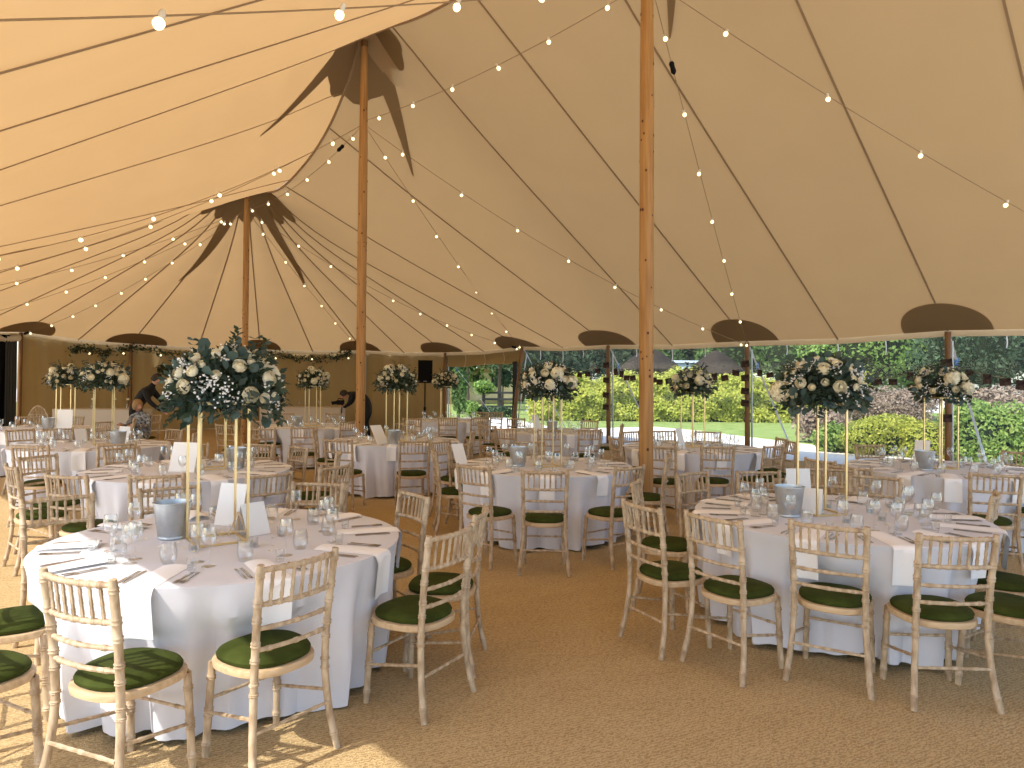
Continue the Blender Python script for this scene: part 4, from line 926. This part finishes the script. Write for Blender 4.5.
# man bending forward, dark jumper and trousers
B = v3(-8.05, 15.5, 0); m_ = thing('person', 'man in black jumper and trousers bending over a table by the back wall', 'person', B)
q = lambda x, y, z: v3(x, y, z)
skin_body('body', [[(q(-.20, 0, 1.00), (.16, .13)), (q(-.13, 0, 1.13), (.15, .12)), (q(.0, 0, 1.29), (.17, .13)), (q(.10, 0, 1.42), (.17, .11)), (q(.19, 0, 1.52), .065), (q(.235, 0, 1.58), .055)],
    [3, (q(.13, -.19, 1.40), .075), (q(.26, -.25, 1.18), .055), (q(.42, -.22, 1.04), .045), (q(.50, -.18, .985), .035)], [3, (q(.12, .19, 1.39), .075), (q(.30, .24, 1.17), .055), (q(.46, .20, 1.03), .045), (q(.54, .16, .975), .035)],
    [0, (q(-.17, -.10, .88), .105), (q(-.02, -.12, .50), .070), (q(.0, -.12, .10), .048), (q(.09, -.12, .045), .045), (q(.18, -.12, .035), .035)], [0, (q(-.19, .10, .88), .105), (q(-.14, .13, .50), .070), (q(-.20, .13, .10), .048), (q(-.11, .13, .045), .045), (q(-.02, .13, .035), .035)]], m_, M['suit'])
head(m_, q(.29, -.01, 1.66), v3(.8, -.25, -.45), v3(.45, 0, .9), M['haird'])
hand(m_, q(.50, -.18, .985), v3(.8, .1, -.5), v3(0, 0, 1)); hand(m_, q(.54, .16, .975), v3(.8, -.1, -.5), v3(0, 0, 1))
# fair-haired woman leaning at the table
B = v3(-7.52, 14.5, 0); wm = thing('person', 'fair-haired woman in dark spotted blouse seated at a table, head bowed', 'person', B)
skin_body('body', [[(q(.02, .06, .50), (.17, .14)), (q(.02, .02, .64), (.14, .11)), (q(.0, -.03, .80), (.16, .11)), (q(-.02, -.06, .92), (.15, .09)), (q(-.04, -.08, 1.0), .05), (q(-.05, -.10, 1.05), .045)],
    [3, (q(.14, -.07, .90), .06), (q(.19, -.16, .72), .045), (q(.08, -.32, .73), .036), (q(.0, -.38, .76), .03)], [3, (q(-.19, -.07, .90), .06), (q(-.27, -.16, .70), .045), (q(-.30, -.30, .75), .036), (q(-.26, -.40, .77), .03)],
    [0, (q(.11, -.08, .49), .085), (q(.12, -.36, .47), .065), (q(.12, -.38, .10), .045), (q(.12, -.50, .04), .038)], [0, (q(-.08, -.08, .49), .085), (q(-.10, -.36, .47), .065), (q(-.10, -.38, .10), .045), (q(-.10, -.50, .04), .038)]], wm, M['spot'])
head(wm, q(-.05, -.14, 1.13), v3(.78, -.62, -.22), v3(.2, -.3, .9), M['hairb'], True)
hand(wm, q(.0, -.38, .76), v3(-.4, -.8, -.1), v3(0, 0, 1)); hand(wm, q(-.26, -.40, .77), v3(.3, -.9, 0), v3(0, 0, 1))
new_chair(False, (-7.50, 14.53, 0), PI, 'limewashed chair under the seated fair-haired woman', 'chairs behind the third table')
# camera operator crouching over a film camera
B = v3(-4.15, 20.0, 0); ph_ = thing('person', 'camera operator in black bent double over a film camera behind the middle pole', 'person', B)
skin_body('body', [[(q(.12, 0, .98), (.17, .16)), (q(.04, 0, 1.14), (.16, .14)), (q(-.13, 0, 1.27), (.17, .13)), (q(-.31, 0, 1.30), (.17, .11)), (q(-.42, 0, 1.31), .06), (q(-.48, 0, 1.30), .055)],
    [3, (q(-.33, -.19, 1.26), .07), (q(-.38, -.24, 1.05), .052), (q(-.50, -.16, .93), .042), (q(-.57, -.10, .93), .033)], [3, (q(-.33, .19, 1.26), .07), (q(-.40, .24, 1.05), .052), (q(-.52, .16, .95), .042), (q(-.58, .10, .96), .033)],
    [0, (q(.10, -.10, .85), .11), (q(-.02, -.13, .50), .072), (q(.06, -.13, .10), .05), (q(-.03, -.13, .045), .045), (q(-.12, -.13, .035), .035)], [0, (q(.12, .10, .85), .11), (q(.02, .14, .50), .072), (q(.12, .14, .10), .05), (q(.03, .14, .045), .045), (q(-.06, .14, .035), .035)]], ph_, M['suit'])
head(ph_, q(-.58, 0, 1.27), v3(-.75, -.1, -.65), v3(-.5, 0, .8), M['haird'])
hand(ph_, q(-.57, -.10, .93), v3(-.8, .25, .3), v3(0, 0, 1)); hand(ph_, q(-.58, .10, .96), v3(-.8, -.2, .3), v3(0, 0, 1))
vc = thing('video_camera', 'black film camera held low by the bending operator', 'camera', B + v3(-.68, 0, 1.0), 0)
MB().box((0, 0, .05), (.20, .12, .13)).build('body', M['black'], vc); MB().tube([(-.09, 0, .05), (-.24, 0, .03)], [.045, .05], 14).build('lens', M['black'], vc); MB().tube([(-.08, 0, .115), (-.06, 0, .16), (.06, 0, .16), (.08, 0, .115)], .012, 8).build('handle', M['black'], vc); MB().tube([(.05, 0, -.01), (.02, 0, -.42), (.0, 0, -1.0)], .016, 8).build('monopod', M['black'], vc)

# ------------------------------------------------------------------ outside: hedge, trees, shrubs, huts, house, fence
def lumps(g, n, rx, ry, rz):
    L_ = [(Vector((0, 0, 0)), Vector((rx * .75, ry * .75, rz * .78)))]
    for i in range(n):
        a = g.uniform(0, 2 * PI); z = g.uniform(-.75, .85); q = math.sqrt(1 - z * z); L_.append((Vector((rx * .62 * q * math.cos(a), ry * .62 * q * math.sin(a), rz * .62 * z)), Vector((rx, ry, rz)) * g.uniform(.30, .44)))
    return L_
def crown(g, L_, n, size, asp=.6):
    V = []; Fc = []; wts = [l[1].x * l[1].y for l in L_]
    for i in range(n):
        c, r_ = g.choices(L_, wts)[0]; d = Vector((g.gauss(0, 1), g.gauss(0, 1), g.gauss(.15, 1))).normalized(); p = c + Vector((d.x * r_.x, d.y * r_.y, d.z * r_.z)) * g.uniform(.82, 1.05)
        nn = (d + Vector((g.gauss(0, .45), g.gauss(0, .45), g.gauss(0, .45)))).normalized(); ax = nn.cross(Vector((g.gauss(0, 1), g.gauss(0, 1), g.gauss(0, 1)))); s = size * g.uniform(.6, 1.3)
        if ax.length > 1e-4: leaf_quad(V, Fc, p, ax, nn, s, s * asp)
    return MB().add(V, Fc)
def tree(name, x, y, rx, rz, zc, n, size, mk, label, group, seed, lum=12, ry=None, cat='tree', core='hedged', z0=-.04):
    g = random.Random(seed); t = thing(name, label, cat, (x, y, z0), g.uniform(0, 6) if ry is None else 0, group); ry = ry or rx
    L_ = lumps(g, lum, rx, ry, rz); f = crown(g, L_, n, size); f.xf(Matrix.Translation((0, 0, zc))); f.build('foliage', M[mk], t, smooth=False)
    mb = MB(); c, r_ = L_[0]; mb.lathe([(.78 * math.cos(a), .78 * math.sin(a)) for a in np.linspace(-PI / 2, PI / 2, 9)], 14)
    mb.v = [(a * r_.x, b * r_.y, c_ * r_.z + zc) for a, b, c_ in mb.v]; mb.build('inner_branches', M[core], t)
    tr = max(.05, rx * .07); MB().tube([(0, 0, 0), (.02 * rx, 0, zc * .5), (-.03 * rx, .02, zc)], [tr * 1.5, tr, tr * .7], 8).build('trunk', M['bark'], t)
    return t
# golden hedge
g = random.Random(9); hd = thing('golden_hedge', 'long clipped golden-green hedge beyond the lawn', 'hedge', (7.0, 31.5, -.04))
V = []; Fc = []
def htop(x): return 1.98 + .16 * math.sin(x * .9 + 1) + .14 * math.sin(x * 2.3) + .06 * math.sin(x * 6.1)
def hbulge(x, z): return .26 * math.sin(x * 1.7 + 1.3 * math.sin(z * 2.1)) * math.sin(z * 2.6 + x * .6) + .16 * math.sin(x * 4.3 + z * 2) * math.sin(z * 5.1 - x) + .08 * math.sin(x * 9 + z * 7)
for i in range(24000):
    x = g.uniform(-6.3, 8.6); s_ = g.random()
    if s_ < .72: z = g.uniform(.05, 1) ; zz = z * htop(x); y = -.62 - hbulge(x, zz) + g.gauss(0, .06) + .5 * max(0, z - .7) + .22 * max(0, .35 - z); nn = Vector((g.gauss(0, .5), -1, g.gauss(.45, .5))); z = zz
    else: y = g.uniform(-.6, .7); z = htop(x) - .18 * y * y + g.gauss(0, .10); nn = Vector((g.gauss(0, .5), g.gauss(-.3, .5), 1))
    ax = nn.cross(Vector((g.gauss(0, 1), g.gauss(0, 1), g.gauss(0, 1)))); k = g.uniform(.09, .19); leaf_quad(V, Fc, Vector((x, y, z)), ax, nn.normalized(), k, k * .6)
MB().add(V, Fc).build('foliage', M['hedge'], hd, smooth=False)
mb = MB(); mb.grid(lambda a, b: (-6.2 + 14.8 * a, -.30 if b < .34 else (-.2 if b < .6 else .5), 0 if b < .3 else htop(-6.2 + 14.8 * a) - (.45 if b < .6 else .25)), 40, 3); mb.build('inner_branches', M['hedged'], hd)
# trees beyond, nearest kinds described by look and neighbour
tg = 'trees beyond the hedge'
for k, (px, Y, rx, rz, zc, mk, lab) in enumerate([
    (540, 46, 4.2, 4.0, 4.6, 'treed', 'dark tree behind the hedge at the leaning post'), (588, 48, 4.2, 4.2, 4.8, 'treed', 'dark tree above the hedge left of the third post'), (636, 50, 4.5, 4.5, 5.0, 'tree', 'green tree behind the left dark hut'),
    (690, 56, 5.0, 5.0, 6.0, 'treed', 'dark tree behind the pale blue building'), (744, 48, 4.4, 4.5, 5.0, 'tree', 'green tree behind the right dark hut'), (800, 42, 3.6, 4.2, 4.4, 'tree', 'green tree above the tall flowers'),
    (860, 33, 3.1, 3.4, 3.6, 'treel', 'light green tree beyond the twiggy shrubs'), (918, 34, 3.0, 3.4, 3.8, 'treel', 'light green tree left of the first window post'), (985, 26, 2.8, 3.6, 3.9, 'treed', 'dark conifer right of the first window post'), (1062, 25, 3.0, 3.6, 3.9, 'treed', 'dark conifer cut by the right edge')]):
    x = (px - 512) / F * Y; tree('broadleaf_tree' if mk != 'treed' else 'dark_tree', x, Y, rx, rz, zc, 8500, .27 * Y / 45, mk, lab, tg, 60 + k)
for k, (px, Y, rx, ry, rz, zc, n, sz, mk, lab) in enumerate([
    (885, 22, 1.9, 1.3, .95, .95, 9000, .09, 'twig', 'twiggy brown shrub behind the last table'), (1003, 20, 1.35, 1.0, .95, .9, 4200, .12, 'twig', 'twiggy brown shrub behind the ivy mound'), (822, 20.5, .85, .8, .62, .55, 2600, .12, 'twig', 'grey twiggy bush beside the lawn under the tall flowers'),
    (880, 17.6, 1.3, .9, .66, .42, 9000, .075, 'hedge', 'low yellow-green shrub behind the window table'), (926, 17.0, .8, .8, .60, .42, 6000, .075, 'hedge', 'small yellow-green shrub left of the first window post'), (835, 18.2, .55, .6, .50, .35, 2200, .10, 'ivy', 'small green shrub at the lawn corner'),
    (985, 16.2, 1.15, .9, .92, .62, 9000, .09, 'ivy', 'mound of light green ivy right of the first window post'), (1050, 15.6, .95, .9, .8, .55, 7000, .09, 'ivy', 'ivy mound cut by the right edge')]):
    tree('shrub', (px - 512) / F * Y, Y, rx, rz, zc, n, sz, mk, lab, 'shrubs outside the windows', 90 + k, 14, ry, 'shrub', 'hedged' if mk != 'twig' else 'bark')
for k, (px, Y, rx, rz, zc, n, sz, mk, lab) in enumerate([
    (459, 30, .42, 1.35, 1.4, 2600, .14, 'tree', 'tall green bush beside the loudspeaker post'), (471, 33, .35, .42, .45, 1200, .12, 'treel', 'green bush left of the small tree'), (483, 36, .72, .42, 1.38, 1100, .13, 'treel', 'small young tree on the sunlit lawn'),
    (468, 40, 1.3, .9, 3.3, 2200, .22, 'treed', 'dark overhanging tree above the small tree'), (500, 41, 1.5, .85, 3.4, 2400, .22, 'treed', 'dark overhanging tree before the cream house'), (503, 42, .55, .65, 1.9, 900, .18, 'treed', 'small dark round tree before the cream house'),
    (452, 52, 4, 4, 4.2, 2600, .4, 'tree', 'green tree behind the loudspeaker post'), (520, 60, 4, 5, 5.5, 2600, .5, 'treed', 'dark tree behind the leaning post')]):
    tree('garden_tree' if 'tree' in lab.split(' ')[0:4] or 'tree' in lab else 'garden_bush', (px - 512) / F * Y, Y, rx, rz, zc, n, sz, mk, lab, 'plants beyond the open side', 130 + k, 9, None, 'tree' if 'tree' in lab else 'bush')
tree('dark_leaf_band', (492 - 512) / F * 33, 33.5, 1.25, .30, .25, 1800, .12, 'treed', 'low dark leafy band across the lawn beyond the open side', None, 171, 10, .4, 'hedge')  # low band of dark leaves laid across the lawn
tree('garden_tree', -19, 22, 2.4, 2.6, 2.8, 2600, .28, 'tree', 'green tree glimpsed between the drape and the post', None, 172, 9)
def hut(px, Y, rad, zb, zt, lab):
    h = thing('garden_hut', lab, 'hut', ((px - 512) / F * Y, Y, -.05), 0, 'dark huts beyond the hedge')
    MB().lathe([(0, zb - .02), (rad, zb), (rad * 1.01, zb + .06), (rad * .72, zb + (zt - zb) * .42), (rad * .30, zb + (zt - zb) * .84), (.05, zt), (0, zt)], 16).build('roof', M['thatch'], h)
    MB().lathe([(rad * .8, 0), (rad * .8, zb)], 16).build('wall', M['fence'], h)
hut(650, 38, 1.7, 2.4, 3.6, 'dark hut roof left of the pale blue building'); hut(716, 37, 1.55, 2.2, 3.45, 'dark pointed hut roof right of the pale blue building')
pb = thing('pale_building', 'pale blue low building between the two dark hut roofs', 'building', ((691 - 512) / F * 46, 46, -.05)); MB().box((0, 0, 1.5), (3.4, 2.5, 3.0)).build('wall', M['palewall'], pb); MB().prism([(-1.8, -1.4), (1.8, -1.4), (1.8, 1.4), (-1.8, 1.4)], 3.0, 3.15).build('roof', M['palewall'], pb)
hs = thing('cream_house', 'cream gabled house glimpsed beyond the open side', 'house', ((489 - 512) / F * 55, 55, -.05)); MB().box((0, 0, 1.35), (3.8, 4, 2.7)).build('wall', M['creamwall'], hs)
MB().add([(-.9, -2.3, 2.6), (.9, -2.3, 2.6), (0, -2.3, 3.9), (-.9, 1.5, 2.6), (.9, 1.5, 2.6), (0, 1.5, 3.9)], [(0, 1, 2), (5, 4, 3), (0, 2, 5, 3), (1, 4, 5, 2), (0, 3, 4, 1)]).build('gable', M['creamwall'], hs, smooth=False)
for x in (-.9, .5): MB().box((x, -2.02, 1.7), (.5, .06, .9)).build('window', M['fence'], hs)
fc = thing('rail_fence', 'dark post and rail fence on the lawn beyond the open side', 'fence', ((502 - 512) / F * 36, 36, -.05))
for x in (-.9, -.1, .62): MB().box((x, 0, .65), (.13, .13, 1.3)).build('post', M['fence'], fc)
for z in (.45, .82, 1.15): MB().box((-.1, -.08, z), (1.75, .05, .11)).build('rail', M['fence'], fc)
